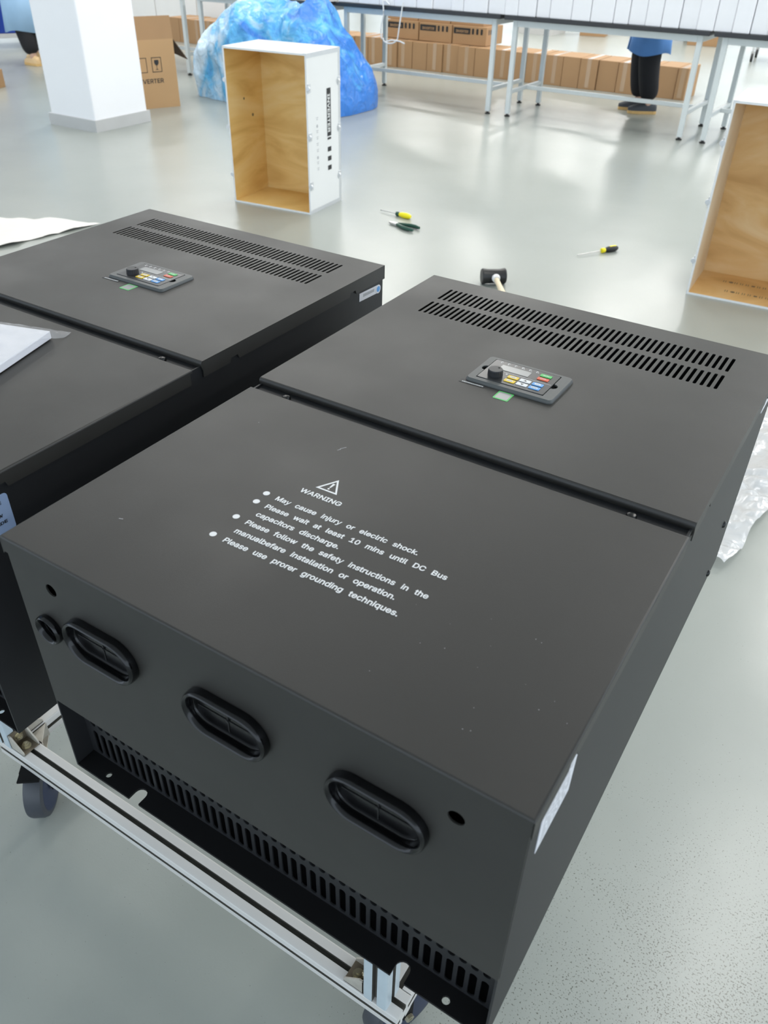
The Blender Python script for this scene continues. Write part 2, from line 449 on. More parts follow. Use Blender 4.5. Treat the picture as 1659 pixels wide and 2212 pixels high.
GLYPHS = {
'.': '94:16,20 17,9 24,-3 36,-10 48,-11 59,-10 71,-3 77,8 80,20 77,32 71,44 59,51 48,52 36,51 24,44 17,32',
'/': '125:-5,-47 43,-47 129,275 82,275',
'0': '227:152,62 146,51 139,44 132,38 123,35 113,34 103,35 96,38 88,44 80,51 75,62 71,75 67,90 64,108 64,147 67,164 71,179 75,193 80,203 88,211 95,216 103,219 113,221 123,219 132,216 139,211 146,203 152,193 156,179 160,164 162,147 163,127 162,108 160,90 156,75;113,267 93,265 75,259 59,249 46,236 35,219 27,200 20,179 16,154 15,127 16,100 20,75 25,54 34,34 46,18 59,5 75,-5 93,-11 113,-12 133,-11 151,-5 168,5 181,18 192,35 200,54 207,75 210,100 212,127 210,154 207,179 200,200 192,219 181,236 167,249 151,259 133,265',
'1': '227:147,36 147,263 96,263 34,218 36,166 97,207 97,36 29,36 29,-9 204,-9 204,36',
'2': '227:189,146 193,156 198,170 200,186 198,201 195,214 189,228 180,239 169,248 157,256 144,263 128,266 112,267 96,266 81,262 68,256 54,248 44,238 35,226 28,212 25,197 23,172 72,172 74,193 77,202 83,210 91,216 100,219 112,221 123,219 133,216 140,211 146,204 150,196 151,186 150,176 147,167 134,147 110,120 23,28 23,-9 204,-9 204,37 95,37 140,84 166,112 183,135',
'3': '227:134,38 122,35 109,34 97,35 86,38 77,43 70,50 66,57 63,75 12,75 15,50 20,36 28,24 38,12 49,3 62,-3 78,-9 93,-11 109,-12 126,-11 143,-8 158,-2 171,6 184,16 193,28 199,42 204,56 205,72 204,87 200,102 193,116 184,128 172,138 158,146 142,152 127,154 195,227 195,263 26,263 26,217 126,217 69,153 69,115 101,115 114,114 125,112 133,109 144,102 150,94 154,84 156,72 154,61 149,51 143,44',
'6': '227:48,156 39,138 32,123 26,108 24,94 23,81 24,64 27,48 34,33 43,19 54,8 66,-1 81,-8 97,-11 113,-12 129,-11 145,-8 160,-1 172,8 183,19 192,31 199,46 202,62 203,79 202,95 199,110 193,124 185,137 175,147 162,155 149,162 133,165 117,166 109,165 174,261 121,263 62,175;125,35 113,33 101,35 92,39 84,46 77,55 73,66 71,79 73,92 77,103 84,112 92,118 101,122 113,124 125,122 134,118 142,112 149,103 153,92 155,79 153,66 149,55 142,46 134,39',
'>': '227:202,116 24,205 23,152 143,99 23,46 24,-5 202,83',
'A': '240:150,108 90,108 104,148 115,182 119,197 123,183 136,148;166,62 192,-9 243,-9 144,263 95,263 -4,-9 49,-9 74,62',
'B': '228:167,61 164,53 159,47 151,42 138,39 122,38 71,38 71,106 124,106 138,105 149,101 157,95 163,87 167,78 169,68;194,144 201,156 207,170 208,187 207,201 203,213 198,225 191,236 180,246 168,253 155,259 138,262 121,263 21,263 21,-9 123,-9 143,-8 160,-5 176,1 189,9 200,18 208,28 214,41 217,55 218,68 217,83 214,95 209,106 199,120 187,131 180,134;130,153 119,152 71,152 71,217 120,217 133,216 143,213 150,207 155,201 158,195 159,186 157,176 154,168 148,162 140,156',
'C': '255:108,215 121,218 134,219 145,218 165,212 173,207 180,200 187,192 192,183 198,165 246,165 243,190 237,202 232,213 217,234 206,243 196,250 185,256 173,261 160,264 147,266 134,267 111,265 90,259 70,250 53,237 39,220 27,201 18,179 13,154 11,127 13,100 18,75 27,54 39,35 53,19 70,4 90,-4 111,-11 134,-12 147,-12 161,-10 173,-6 197,4 207,12 217,21 232,40 237,52 243,65 247,89 198,89 192,71 187,62 180,54 173,47 165,42 145,36 134,35 121,37 108,40 97,46 86,53 78,64 71,76 66,91 62,108 61,127 62,147 66,164 70,178 78,191 86,200 97,208',
'D': '251:135,-7 159,-2 179,7 198,20 213,36 225,55 233,78 238,101 240,128 238,154 234,177 225,200 213,219 198,235 181,247 160,257 137,262 113,263 21,263 21,-9 109,-9;155,206 166,198 175,189 182,176 186,163 189,146 191,128 189,109 186,92 181,79 175,66 165,56 155,48 141,43 126,39 107,38 71,38 71,217 110,217 128,216 142,212',
'E': '209:71,217 195,217 195,263 21,263 21,-9 197,-9 197,38 71,38 71,105 187,105 187,152 71,152',
'G': '260:108,215 120,218 133,219 145,218 164,212 180,200 186,192 191,182 198,165 249,165 243,189 233,213 225,224 217,233 208,242 196,250 185,255 173,261 160,264 147,266 132,267 110,265 89,259 69,250 53,237 38,220 27,201 18,179 13,154 11,127 13,101 18,75 27,54 38,35 53,18 70,5 90,-4 111,-11 134,-12 155,-11 175,-7 192,1 209,12 222,25 233,40 242,59 246,79 248,100 248,137 132,137 132,91 198,105 197,88 194,77 190,66 184,57 177,50 168,44 158,39 146,36 134,35 121,37 108,40 97,46 87,53 78,64 71,76 66,91 62,108 61,127 62,147 66,164 70,178 77,191 86,200 97,208',
'I': '150:7,217 50,217 50,38 7,38 7,-9 144,-9 144,38 100,38 100,217 144,217 144,263 7,263',
'J': '198:117,43 110,38 103,35 93,34 82,35 75,38 68,43 62,51 59,60 58,73 58,95 8,95 8,73 10,48 18,27 32,9 49,-3 69,-10 93,-12 115,-10 136,-3 153,9 167,27 175,48 177,73 177,263 127,263 127,73 126,60 123,51',
'K': '233:71,-9 71,83 98,109 181,-9 237,-7 133,143 238,260 178,263 99,178 80,158 71,147 71,263 21,263 21,-9',
'M': '314:242,158 243,159 243,-9 293,-9 293,263 232,263 168,97 162,82 158,67 153,82 147,97 82,263 21,263 21,-9 70,-9 70,161 72,157 77,142 137,-9 177,-9 236,142',
'N': '262:188,-9 241,-9 241,263 190,263 190,97 191,76 189,79 180,96 73,263 21,263 21,-9 71,-9 71,164 70,179 81,160 93,140',
'O': '267:189,63 180,54 170,46 159,40 146,37 133,35 121,37 108,40 97,46 87,54 78,63 71,76 66,91 62,107 61,127 62,147 66,163 71,178 78,191 87,200 97,208 108,215 121,218 133,219 146,218 159,215 170,208 180,200 189,191 196,178 201,163 205,147 206,127 205,107 201,91 196,76;133,267 110,265 90,259 70,250 53,237 39,220 27,201 18,179 13,154 11,127 13,100 18,75 27,54 39,35 53,19 70,4 90,-4 110,-11 133,-12 157,-11 177,-4 197,4 214,19 228,35 240,54 249,75 254,100 256,127 254,154 249,179 240,201 228,220 214,237 197,250 177,259 157,265',
'P': '222:155,89 170,96 184,105 194,115 203,129 209,142 212,158 213,174 212,190 209,205 203,219 194,232 184,243 170,252 155,259 137,262 118,263 21,263 21,-9 71,-9 71,84 118,84 137,85;144,136 136,133 128,131 116,130 71,130 71,217 116,217 128,216 136,214 143,211 153,204 159,197 162,186 163,174 162,162 159,151 152,142',
'R': '225:203,132 208,145 213,159 214,176 213,193 209,207 203,221 195,233 184,244 171,252 156,259 137,262 118,263 21,263 21,-9 71,-9 71,90 119,90 172,-9 227,-8 169,100 170,101 183,109 195,119;71,137 71,217 116,217 128,216 138,214 145,212 153,206 159,198 162,188 164,176 162,164 159,154 154,148 145,141 138,139 128,137',
'S': '223:65,257 52,250 40,241 30,229 23,217 18,202 17,186 19,168 26,151 37,138 51,127 68,118 89,111 119,102 144,94 153,89 159,83 162,78 164,70 162,60 158,52 150,44 139,38 122,34 112,34 98,35 86,38 76,42 69,50 63,59 59,77 9,77 12,52 17,38 25,25 35,14 46,3 76,-9 93,-12 112,-13 131,-12 149,-9 166,-3 179,6 191,15 201,27 207,39 212,54 213,69 212,81 210,93 205,104 196,116 184,126 172,134 159,140 135,149 109,156 89,162 79,168 72,173 69,179 67,188 68,196 71,204 78,211 88,216 99,219 112,220 126,219 137,217 146,212 153,205 158,198 162,180 210,180 208,204 203,217 196,229 186,241 175,249 162,257 148,263 131,266 114,267 96,266 81,263',
'T': '224:7,217 87,217 87,-9 137,-9 137,217 217,217 217,263 7,263',
'U': '259:150,-12 169,-8 186,0 200,10 214,21 224,35 231,51 236,68 238,86 238,263 187,263 187,89 186,78 184,69 175,53 169,47 161,42 152,38 142,36 129,35 117,36 107,38 98,42 90,47 84,54 78,62 75,69 72,79 71,89 71,263 21,263 21,87 22,68 28,51 34,35 45,21 58,10 73,0 90,-8 109,-12 129,-13',
'V': '240:120,58 117,72 104,106 48,263 -4,263 96,-9 145,-9 243,263 191,263 137,106 124,72',
'W': '343:246,75 240,100 197,263 146,263 103,100 97,75 97,75 91,100 48,263 -4,263 71,-9 122,-9 168,159 171,176 175,159 221,-9 272,-9 347,263 295,263 252,100 246,75',
'Y': '236:118,151 104,177 51,263 -5,261 93,101 93,-9 143,-9 143,101 241,261 186,263 132,177',
'a': '195:121,199 97,201 86,201 63,197 43,187 33,180 18,161 6,141 54,127 65,144 79,153 87,155 98,156 108,155 116,153 121,149 125,144 128,137 129,129 127,125 115,122 88,119 61,114 47,111 35,105 23,96 14,84 8,72 6,54 7,40 11,29 16,17 24,8 33,1 43,-6 55,-10 67,-13 80,-13 97,-12 111,-7 123,-2 129,3 129,-9 177,-9 177,140 174,153 169,164 160,178 148,188 134,194;75,33 62,37 58,42 56,46 55,52 56,59 59,64 63,67 70,70 90,75 101,77 118,79 130,82 129,70 127,59 124,52 118,43 109,37 99,33 85,32',
'b': '212:150,61 145,53 140,46 135,40 127,36 119,33 110,32 101,33 93,35 86,39 80,45 75,52 71,61 68,71 66,82 65,95 66,107 70,128 75,136 80,143 86,149 93,153 101,155 110,156 119,155 127,153 135,149 140,143 145,135 150,128 154,107 155,95 154,83;132,200 115,201 96,200 82,194 70,187 66,183 66,263 17,263 17,-9 65,-9 65,7 70,1 82,-6 97,-12 115,-13 132,-12 147,-7 162,0 175,11 184,24 193,38 200,56 203,74 204,94 203,114 200,133 193,150 184,165 174,178 161,188 148,195',
'c': '198:58,82 57,94 58,105 62,126 72,142 85,153 94,155 104,156 118,153 130,148 137,140 146,121 193,132 184,154 177,166 168,176 158,185 146,192 132,198 118,200 104,201 86,200 69,195 53,188 40,178 29,164 20,150 13,133 9,114 8,94 9,74 13,55 20,39 29,24 40,10 53,0 69,-7 86,-12 104,-13 118,-12 132,-9 146,-4 158,4 169,12 178,23 185,35 193,57 147,70 138,49 130,40 118,35 104,32 94,33 85,36 78,40 72,46 62,62',
'd': '212:142,61 132,45 127,39 119,35 111,33 102,32 93,33 85,36 78,40 72,46 67,53 62,61 58,83 57,95 58,107 62,128 67,135 72,143 77,149 85,153 93,155 102,156 111,155 119,153 127,149 132,143 137,136 142,128 146,107 147,95 146,82;98,201 81,200 66,195 51,188 39,178 28,165 19,150 13,133 9,114 8,94 9,74 13,56 19,38 28,24 38,11 51,0 64,-7 80,-12 98,-13 116,-12 130,-6 142,1 147,7 147,-9 195,-9 195,263 146,263 146,183 141,187 130,194 116,200',
'e': '202:115,154 126,150 134,141 141,130 143,122 144,115 59,118 62,131 69,141 78,149 85,153 94,155 103,156;103,201 85,200 68,195 53,187 40,177 29,164 20,149 13,132 9,113 8,93 9,74 13,55 20,38 29,24 40,10 53,0 70,-7 87,-12 106,-13 120,-12 132,-10 144,-6 156,-1 175,14 185,28 194,51 148,64 141,49 137,43 130,39 124,35 116,33 106,32 96,33 88,35 73,44 68,49 63,57 60,66 58,76 195,76 195,97 194,114 191,130 187,144 181,156 174,167 166,177 146,191 136,195 125,199 114,201',
'f': '127:84,224 88,226 97,228 105,227 120,223 132,266 113,272 94,274 78,273 64,267 51,259 41,248 33,234 31,217 31,199 -6,199 -6,155 31,155 31,-9 80,-9 80,155 123,155 123,199 80,199 80,209 81,218',
'g': '213:145,-15 141,-24 135,-31 127,-36 116,-38 103,-40 91,-39 81,-36 73,-32 68,-27 53,-8 12,-32 25,-51 35,-62 48,-71 64,-78 76,-82 89,-84 103,-84 119,-83 134,-81 148,-76 162,-70 173,-61 183,-50 189,-36 194,-22 195,-4 195,199 148,199 148,182 143,187 131,194 116,200 98,201 81,200 66,195 51,188 39,178 28,165 19,151 13,133 9,115 8,96 9,76 13,57 20,41 28,27 39,15 51,5 66,-2 81,-5 97,-7 116,-5 130,0 142,7 147,12 147,-2;112,155 119,153 127,149 132,144 137,136 142,129 144,119 147,108 147,84 142,65 135,53 127,45 119,41 112,39 92,39 85,41 78,45 69,54 62,65 60,74 58,85 57,96 58,108 62,128 67,136 72,143 78,149 85,153 93,155 102,156',
'h': '205:178,164 171,175 163,185 152,192 140,198 127,200 114,201 98,200 83,195 71,188 66,184 66,263 17,263 17,-9 66,-9 66,113 67,127 71,136 78,145 85,151 94,154 105,156 115,154 123,151 129,146 135,139 138,129 139,118 139,-9 188,-9 188,120 187,136 184,152',
'i': '83:63,220 71,231 72,242 71,252 63,263 53,268 42,271 31,268 21,263 13,252 12,242 13,231 21,220 31,215 42,212 53,215;17,199 17,-9 66,-9 66,199',
'j': '83:9,-33 1,-34 -14,-34 -14,-80 14,-80 27,-77 37,-73 50,-62 59,-49 63,-38 65,-27 66,-15 66,199 17,199 17,-15 16,-24 13,-30;31,215 42,212 53,215 64,220 69,231 72,242 69,253 64,263 53,268 42,271 31,268 21,263 14,253 11,242 14,230 21,220',
'k': '190:66,263 17,263 17,-9 66,-9 66,69 75,77 143,-9 199,-7 112,108 194,196 138,199 66,125',
'l': '95:23,15 30,4 41,-4 54,-9 70,-10 82,-9 101,-7 92,38 79,35 74,35 68,36 67,40 66,49 66,263 17,263 17,42 18,27',
'm': '305:199,155 209,156 221,154 230,149 235,144 238,137 239,127 239,-9 287,-9 287,142 284,157 278,169 271,179 263,187 253,194 242,199 230,201 218,202 202,201 186,195 173,188 162,178 160,174 159,176 150,187 138,195 125,201 110,202 96,201 82,196 70,189 65,185 65,199 17,199 17,-9 66,-9 66,119 67,131 71,140 76,147 83,152 91,155 100,156 112,154 120,149 126,140 128,129 128,-9 177,-9 177,124 178,133 181,141 186,147 192,152',
'n': '205:178,164 171,176 162,185 152,192 140,198 127,200 114,201 98,200 83,195 71,188 65,183 65,199 17,199 17,-9 66,-9 66,113 67,127 71,136 78,145 85,151 94,154 105,156 115,154 123,151 129,146 135,139 138,129 139,118 139,-9 188,-9 188,120 187,136 184,152',
'o': '208:136,46 130,40 122,36 114,33 104,32 94,33 85,36 78,40 72,46 62,62 58,82 57,94 58,105 62,126 72,142 85,153 94,155 104,156 114,155 122,153 130,148 136,142 146,126 150,105 151,94 150,82 146,62;104,201 86,200 69,195 53,188 40,178 29,164 20,150 13,133 9,114 8,94 9,74 13,55 20,39 29,24 40,10 53,0 69,-7 86,-12 104,-13 121,-12 139,-7 154,0 167,10 178,24 188,39 195,56 198,74 200,94 198,114 195,132 188,150 178,164 167,178 154,188 139,195 121,200',
'p': '212:150,61 145,53 140,46 135,40 127,36 119,33 110,32 101,33 93,35 86,39 80,45 75,52 71,61 68,71 66,82 65,95 66,107 70,128 75,136 80,143 86,149 93,153 101,155 110,156 119,155 127,153 135,149 140,143 145,135 150,128 154,107 155,95 154,83;204,94 203,114 200,133 193,150 184,165 174,178 161,188 148,195 132,200 115,201 96,200 82,194 70,187 65,182 65,199 17,199 17,-80 66,-80 66,6 70,1 82,-6 97,-12 115,-13 132,-12 147,-7 162,0 175,11 184,24 193,38 200,56 203,74',
'q': '212:142,61 132,45 127,39 119,35 111,33 102,32 93,33 85,36 78,40 72,46 67,53 62,61 58,83 57,95 58,107 62,128 67,135 72,143 77,149 85,153 93,155 102,156 111,155 119,153 127,149 132,143 137,136 142,128 146,107 147,95 146,82;9,114 8,94 9,74 13,56 19,38 28,24 38,11 51,0 64,-7 80,-12 98,-13 116,-12 130,-6 142,1 146,6 146,-80 195,-80 195,199 147,199 147,182 141,187 130,194 116,200 98,201 81,200 66,195 51,188 39,178 28,165 19,150 13,133',
'r': '130:65,186 65,199 17,199 17,-9 66,-9 66,118 67,129 71,137 76,144 84,149 93,152 103,154 114,153 131,151 131,201 107,201 94,200 82,197 71,192',
's': '183:120,199 107,201 94,201 80,200 67,198 54,193 43,188 33,180 26,171 19,161 15,149 14,137 16,122 21,109 30,98 41,88 56,82 73,76 104,69 114,66 120,62 124,57 125,51 123,45 117,38 110,35 102,33 91,32 77,34 67,38 61,45 52,63 7,54 12,34 17,23 24,13 32,5 42,-2 53,-6 65,-11 91,-13 106,-12 120,-10 134,-5 145,2 155,9 163,19 169,29 174,41 175,53 173,68 168,80 159,92 148,101 135,108 117,114 88,120 76,124 68,129 64,133 63,139 65,145 70,151 81,155 94,157 107,155 115,151 121,144 129,129 174,138 165,162 156,176 145,186 131,194',
't': '114:40,4 52,-4 67,-10 84,-11 97,-10 118,-6 108,37 85,34 78,35 75,37 73,41 72,49 72,155 111,155 111,199 72,199 72,245 23,245 23,199 -6,199 -6,155 23,155 23,45 25,30 30,15',
'u': '205:100,34 90,35 81,39 75,43 70,51 67,60 66,72 66,199 17,199 17,69 18,53 21,38 27,25 34,15 42,5 53,-3 65,-8 77,-11 91,-12 107,-10 120,-6 134,1 140,6 140,-9 188,-9 188,199 139,199 139,77 137,63 134,52 128,44 121,39 111,36',
'w': '284:284,199 233,199 208,109 199,75 190,109 165,199 119,199 94,109 85,73 76,109 51,199 -1,199 62,-9 106,-9 133,84 142,117 143,110 150,84 177,-9 222,-9',
'y': '197:1,201 44,201 98,42 151,201 195,201 112,-24 100,-52 84,-70 62,-80 36,-81 16,-77 22,-36 38,-38 54,-36 66,-26 76,-2',
}

def text_mesh(body, size, width=None, bold=0.0, align='LEFT', ext=0.0001, sp=1.0):
    k = size/500.0*1.05
    cu = bpy.data.curves.new('tmp', 'CURVE'); cu.dimensions = '2D'; cu.fill_mode = 'BOTH'
    cu.extrude = ext
    x = 0.0
    for ch in body:
        if ch == ' ': x += 145*sp; continue
        adv, sps = GLYPHS[ch].split(':')
        for t in sps.split(';'):
            pts = [tuple(int(c) for c in p.split(',')) for p in t.split()]
            q = cu.splines.new('POLY'); q.points.add(len(pts)-1)
            for a, p in zip(q.points, pts): a.co = ((x+p[0])*k, p[1]*k, 0, 1)
            q.use_cyclic_u = True
        x += int(adv)
    ob = bpy.data.objects.new('tmp', cu)
    me = bpy.data.meshes.new_from_object(ob)
    bpy.data.objects.remove(ob); bpy.data.curves.remove(cu)
    xs = [v.co.x for v in me.vertices]; x0, x1 = min(xs), max(xs)
    f = width/(x1-x0) if width else 1.0
    for v in me.vertices:
        v.co.x = (v.co.x - (x0 if align == 'LEFT' else (x0+x1)/2)) * f
        v.co.z += ext
    return me

# ------------------------------------------------------------------ room
struct(MB().box((-22, -6, -0.1), (9, 28, 0)).build('floor', M_FLOOR))
struct(MB().box((-22, -6, CEIL), (9, 28, CEIL+0.1)).build('ceiling', M_WALL))
# walls; window bands are unseen, added to brighten reflections on the covers
def wall_added_windows(name, along, fixed, a0, a1, n):
    mb = MB()
    def bx(a, b, z0, z1, t0=0.0, t1=0.2):
        if along == 'x': mb.box((a, fixed+t0, z0), (b, fixed+t1, z1))
        else: mb.box((fixed-t1, a, z0), (fixed-t0, b, z1))
    bx(a0, a1, 0, 0.9); bx(a0, a1, 3.5, CEIL)
    st = (a1-a0)/n
    for i in range(n+1):
        c = a0+st*i; bx(max(a0, c-0.25), min(a1, c+0.25), 0.9, 3.5)
    struct(mb.build(name, M_WALL))
    for i in range(n):
        a, b = a0+st*i+0.25, a0+st*(i+1)-0.25
        f = MB(); q = 0.06
        def fx(m_, u0, u1, z0, z1, t0, t1):
            if along == 'x': m_.box((u0, fixed+t0, z0), (u1, fixed+t1, z1))
            else: m_.box((fixed-t1, u0, z0), (fixed-t0, u1, z1))
        mid = (a+b)/2
        for (u0, u1, z0, z1) in ((a, b, 0.9, 0.96), (a, b, 3.44, 3.5), (a, a+q, 0.96, 3.44), (b-q, b, 0.96, 3.44), (mid-q/2, mid+q/2, 0.96, 3.44)): fx(f, u0, u1, z0, z1, 0.07, 0.13)
        wn = struct(f.build('window_%d' % (i+1+(20 if along == 'y' else 0)), M_FIX))
        p = MB(); fx(p, a+q, b-q, 0.96, 3.44, 0.098, 0.102); p.build('pane', M_PANE, wn)
wall_added_windows('wall_back', 'x', 27.8, -22, 9, 8)
wall_added_windows('wall_left', 'y', -21.8, -6, 27.8, 9)


def pillar(x0, y0, x1, y1, bh, e, lab):
    p = struct(MB().box((x0, y0, 0), (x1, y1, CEIL)).build('pillar', M_PILR, bevel=0.012))
    loops = [rect(x0-e, y0-e, x1+e, y1+e), rect(x0+0.001, y0+0.001, x1-0.001, y1-0.001)]
    b = MB().mesh(plate_mesh(loops, bh, 0)).build('baseboard', M_BASE, p)
    b.parent = p
    p['label'] = lab; return p
pillar(-5.715, 4.475, -5.185, 5.04, 0.086, 0.016, 'white square pillar with grey baseboard beside the cardboard carton')
pillar(-5.66, 13.55, -5.10, 14.1, 0.20, 0.02, 'far white square pillar with grey base beyond the tables')

# ceiling lamps (out of frame above, they light the hall)
lamp0 = thing('ceiling_lamp', 'long white ceiling strip lamp in the rows over the hall', 'lamp', (*LAMP_ROWS[0], CEIL-0.12), 0, 'ceiling strip lamps')
MB().box((-0.28, -1.25, 0.02), (0.28, 1.25, 0.12)).build('housing', M_FIX, lamp0)
ORDL = ['first', 'second', 'third', 'fourth', 'fifth', 'sixth']
for i, (x, y) in enumerate(LAMP_ROWS):
    c = lamp0 if i == 0 else copy_tree(lamp0); c.location = (x, y, CEIL-0.12)
    c['label'] = 'long ceiling strip lamp, %s of its row, %s row from the left' % (ORDL[i % 6], ORDL[i//6])

# ------------------------------------------------------------------ inverter cabinets
T = 1.014; HB = 0.3216; L = 0.759; W = 0.5
SK = 0.021

def stadium(cx, cz, hs, r, n=14):
    o = []
    for k in range(n+1):
        a = -math.pi/2 + math.pi*k/n; o.append((cx+hs+r*math.cos(a), cz+r*math.sin(a)))
    for k in range(n+1):
        a = math.pi/2 + math.pi*k/n; o.append((cx-hs+r*math.cos(a), cz+r*math.sin(a)))
    return o

def stadium_sweep(mb, cx, cz, hs, prof, mi=0, n=14):
    rings = [stadium(cx, cz, hs, r, n) for r, y in prof]
    m = len(rings[0]); vs = []; fs = []
    for (r, y), ring in zip(prof, rings):
        for (x, z) in ring: vs.append((x, y, z))
    for i in range(len(prof)-1):
        for k in range(m):
            k2 = (k+1) % m
            fs.append((i*m+k, i*m+k2, (i+1)*m+k2, (i+1)*m+k))
    fs.append(tuple((len(prof)-1)*m+k for k in range(m)))
    mb.add(vs, fs, mi)
    return mb

def make_inverter():
    t = thing('inverter_cabinet', 'black metal inverter cabinet lying on the cart nearest the camera, warning text on its cover', 'inverter', (0, 0, T-HB), 0, 'black inverter cabinets on the cart')
    # back plate with keyhole notches on its front edge
    out = []
    def notch(cx):
        r = 0.0072; yc = 0.010
        pts = [(cx-r, 0.0)]
        for k in range(9):
            a = math.pi - math.pi*k/8; pts.append((cx+r*math.cos(a), yc+r*math.sin(a)))
        pts.append((cx+r, 0.0)); return pts
    out = [(0.002, 0)] + notch(0.087) + notch(0.413) + [(0.498, 0), (0.498, L), (0.002, L)]
    me = plate_mesh([out, circ(0.041, 0.0085, 0.0035, 12), circ(0.458, 0.0085, 0.0038, 12)], 0.003)
    MB().mesh(me).build('back_plate', M_FLAT, t)
    # side walls, rear wall, inner wall
    for sx, nm in ((0.0, 'l'), (0.498, 'r')):
        out = [(0, 0), (L, 0), (L, HB-0.004), (0.3365, HB-0.004), (0.3365, HB-0.0065), (0.003, HB-0.006), (0.003, 0.1066), (0.0, 0.1066)]
        sh = [circ(0.043, 0.12, 0.001, 6)]
        MB().mesh(plate_mesh([out], 0.002), 0, Matrix.Translation((sx, 0, 0)) @ TO_YZ).build('side_panel', M_CASE, t)
    MB().box((0.002, L-0.002, 0.003), (0.498, L, HB-0.005)).build('rear_panel', M_CASE, t)
    # recessed ventilation grille
    holes = []
    for k in range(43):
        x = 0.0153 + 0.01119*k
        holes.append(slot_v(x, 0.0065, 0.0445, 0.0072))
        holes.append(slot_v(x, 0.0525, 0.0915, 0.0072))
    me = plate_mesh([rect(0.002, 0.003, 0.498, 0.1066)] + holes, 0.0015)
    g = MB().mesh(me, 0, Matrix.Translation((0, 0.0235, 0)) @ TO_XZ)
    g.box((0.002, 0.0015, 0.1052), (0.498, 0.0235, 0.1066))
    g.build('vent_grille', M_CASE, t)
    # black finned baffle added behind the grille to keep its slots dark
    k = MB()
    for i in range(24):
        x = 0.012 + i*0.0205
        k.box((x, 0.09, 0.003), (x+0.003, 0.30, 0.10))
    k.box((0.004, 0.30, 0.003), (0.496, 0.303, 0.30))
    k.box((0.004, 0.07, 0.10), (0.496, 0.30, 0.103))
    k.build('heat_sink', M_FLAT, t)
    # front gland panel
    zt = HB
    gl = [(0.1055, 0.2405), (0.2475, 0.2405), (0.3895, 0.2405)]
    hl = [rect(0.0, 0.1066, 0.5, HB-0.004), circ(0.0505, zt-0.041, 0.0066), circ(0.450, zt-0.0435, 0.0066), circ(0.033, zt-0.094, 0.011)]
    for cx, cz in gl: hl.append(stadium(cx, cz, 0.0200, 0.0200))
    MB().mesh(plate_mesh(hl, 0.0015), 0, Matrix.Translation((0, 0.0015, 0)) @ TO_XZ).build('gland_panel', M_COAT, t)
    prof = [(0.0195, 0.0), (0.0236, -0.0002), (0.0241, -0.0020), (0.0238, -0.0072), (0.0228, -0.0093), (0.0216, -0.0098), (0.0204, -0.0092), (0.0192, -0.0068), (0.0187, -0.0030), (0.0184, -0.0006), (0.0180, -0.0001), (0.0150, -0.0001)]
    for cx, cz in gl:
        mb = stadium_sweep(MB(), cx, cz, 0.0192, prof)
        o = mb.build('cable_gland', M_RUB, t, smooth=45)
        r = MB()
        r.box((cx-0.032, -0.0007, cz-0.0005), (cx+0.032, 0.0, cz+0.0005))
        r.box((cx-0.0005, -0.0007, cz-0.0140), (cx+0.0005, 0.0, cz+0.0140))
        r.lathe([(0.0, 0), (0.0016, 0.0002), (0.0014, 0.0016), (0.0, 0.0018)], 10, 0, Matrix.Translation((cx, -0.0001, cz)) @ Matrix.Rotation(math.pi/2, 4, 'X'))
        r.build('rubber_seam', M_RUB2, o)
    prof2 = [(0.009, 0.0), (0.0150, -0.0002), (0.0157, -0.003), (0.0150, -0.006), (0.0138, -0.0072), (0.0122, -0.006), (0.0112, -0.002), (0.0105, 0.005), (0.0098, 0.006)]
    o = stadium_sweep(MB(), 0.0345, zt-0.094, 0.0001, prof2).build('cable_gland', M_RUB, t, smooth=45)
    r = MB(); r.box((0.024, 0.005, zt-0.0945), (0.042, 0.0063, zt-0.0935)); r.box((0.0325, 0.005, zt-0.103), (0.0335, 0.0063, zt-0.085))
    r.build('rubber_seam', M_RUB2, o)
    # groove channel between the covers
    MB().box((0.002, 0.322, HB-0.0080), (0.498, 0.372, HB-0.0065)).build('groove_channel', M_CASE, t)
    for x in (0.045, 0.447):
        MB().lathe([(0, 0), (0.0052, 0.0), (0.0052, 0.0018), (0.0042, 0.0036), (0.002, 0.0044), (0, 0.0044)], 16, 0, Matrix.Translation((x, 0.3400, HB-0.0066))).build('screw', M_SCR, t, smooth=40)
    for sx, sd in ((0.4998, 1), (0.0002, -1)):
        for (y, z) in ((0.680, HB-0.206), (0.687, HB-0.296), (0.430, 0.12)):
            if z == 0.12: continue
            MB().lathe([(0, 0), (0.0055, 0.0), (0.0052, 0.0018), (0.0038, 0.0032), (0, 0.0038)], 14, 0, Matrix.Translation((sx, y, z)) @ Matrix.Rotation(sd*math.pi/2, 4, 'Y')).build('screw', M_SCR, t, smooth=40)
    # lower cover: skin plus folded skirt
    e = 0.0022
    lc = MB()
    y0, y1 = -0.0022, 0.3345
    lc.mesh(plate_mesh([rect(-e, y0, W+e, y1)], 0.0050, 0.0023), 0, Matrix.Translation((0, 0, HB-0.0050)))
    lc.box((-e+0.0003, y0, HB-SK+0.004), (W+e-0.0003, y0+0.0012, HB-0.0024))
    for sx in (-e+0.0001, W+e-0.0013):
        out = [(y0, HB-SK+0.002)]
        for nc in (0.066,):
            out += [(nc-0.008, HB-SK+0.002), (nc-0.006, HB-SK+0.008), (nc+0.006, HB-SK+0.008), (nc+0.008, HB-SK+0.002)]
        out += [(y1-0.004, HB-SK+0.002), (y1-0.004, HB-0.0045), (y1-0.0005, HB-0.0045), (y1-0.0005, HB-0.0024), (y0, HB-0.0024)]
        lc.mesh(plate_mesh([out], 0.0012), 0, Matrix.Translation((sx, 0, 0)) @ TO_YZ)
    low = lc.build('lower_cover', M_COAT, t, smooth=35)
    low.location.z = -0.0015
    # upper cover with two rows of vent slots
    uc = MB()
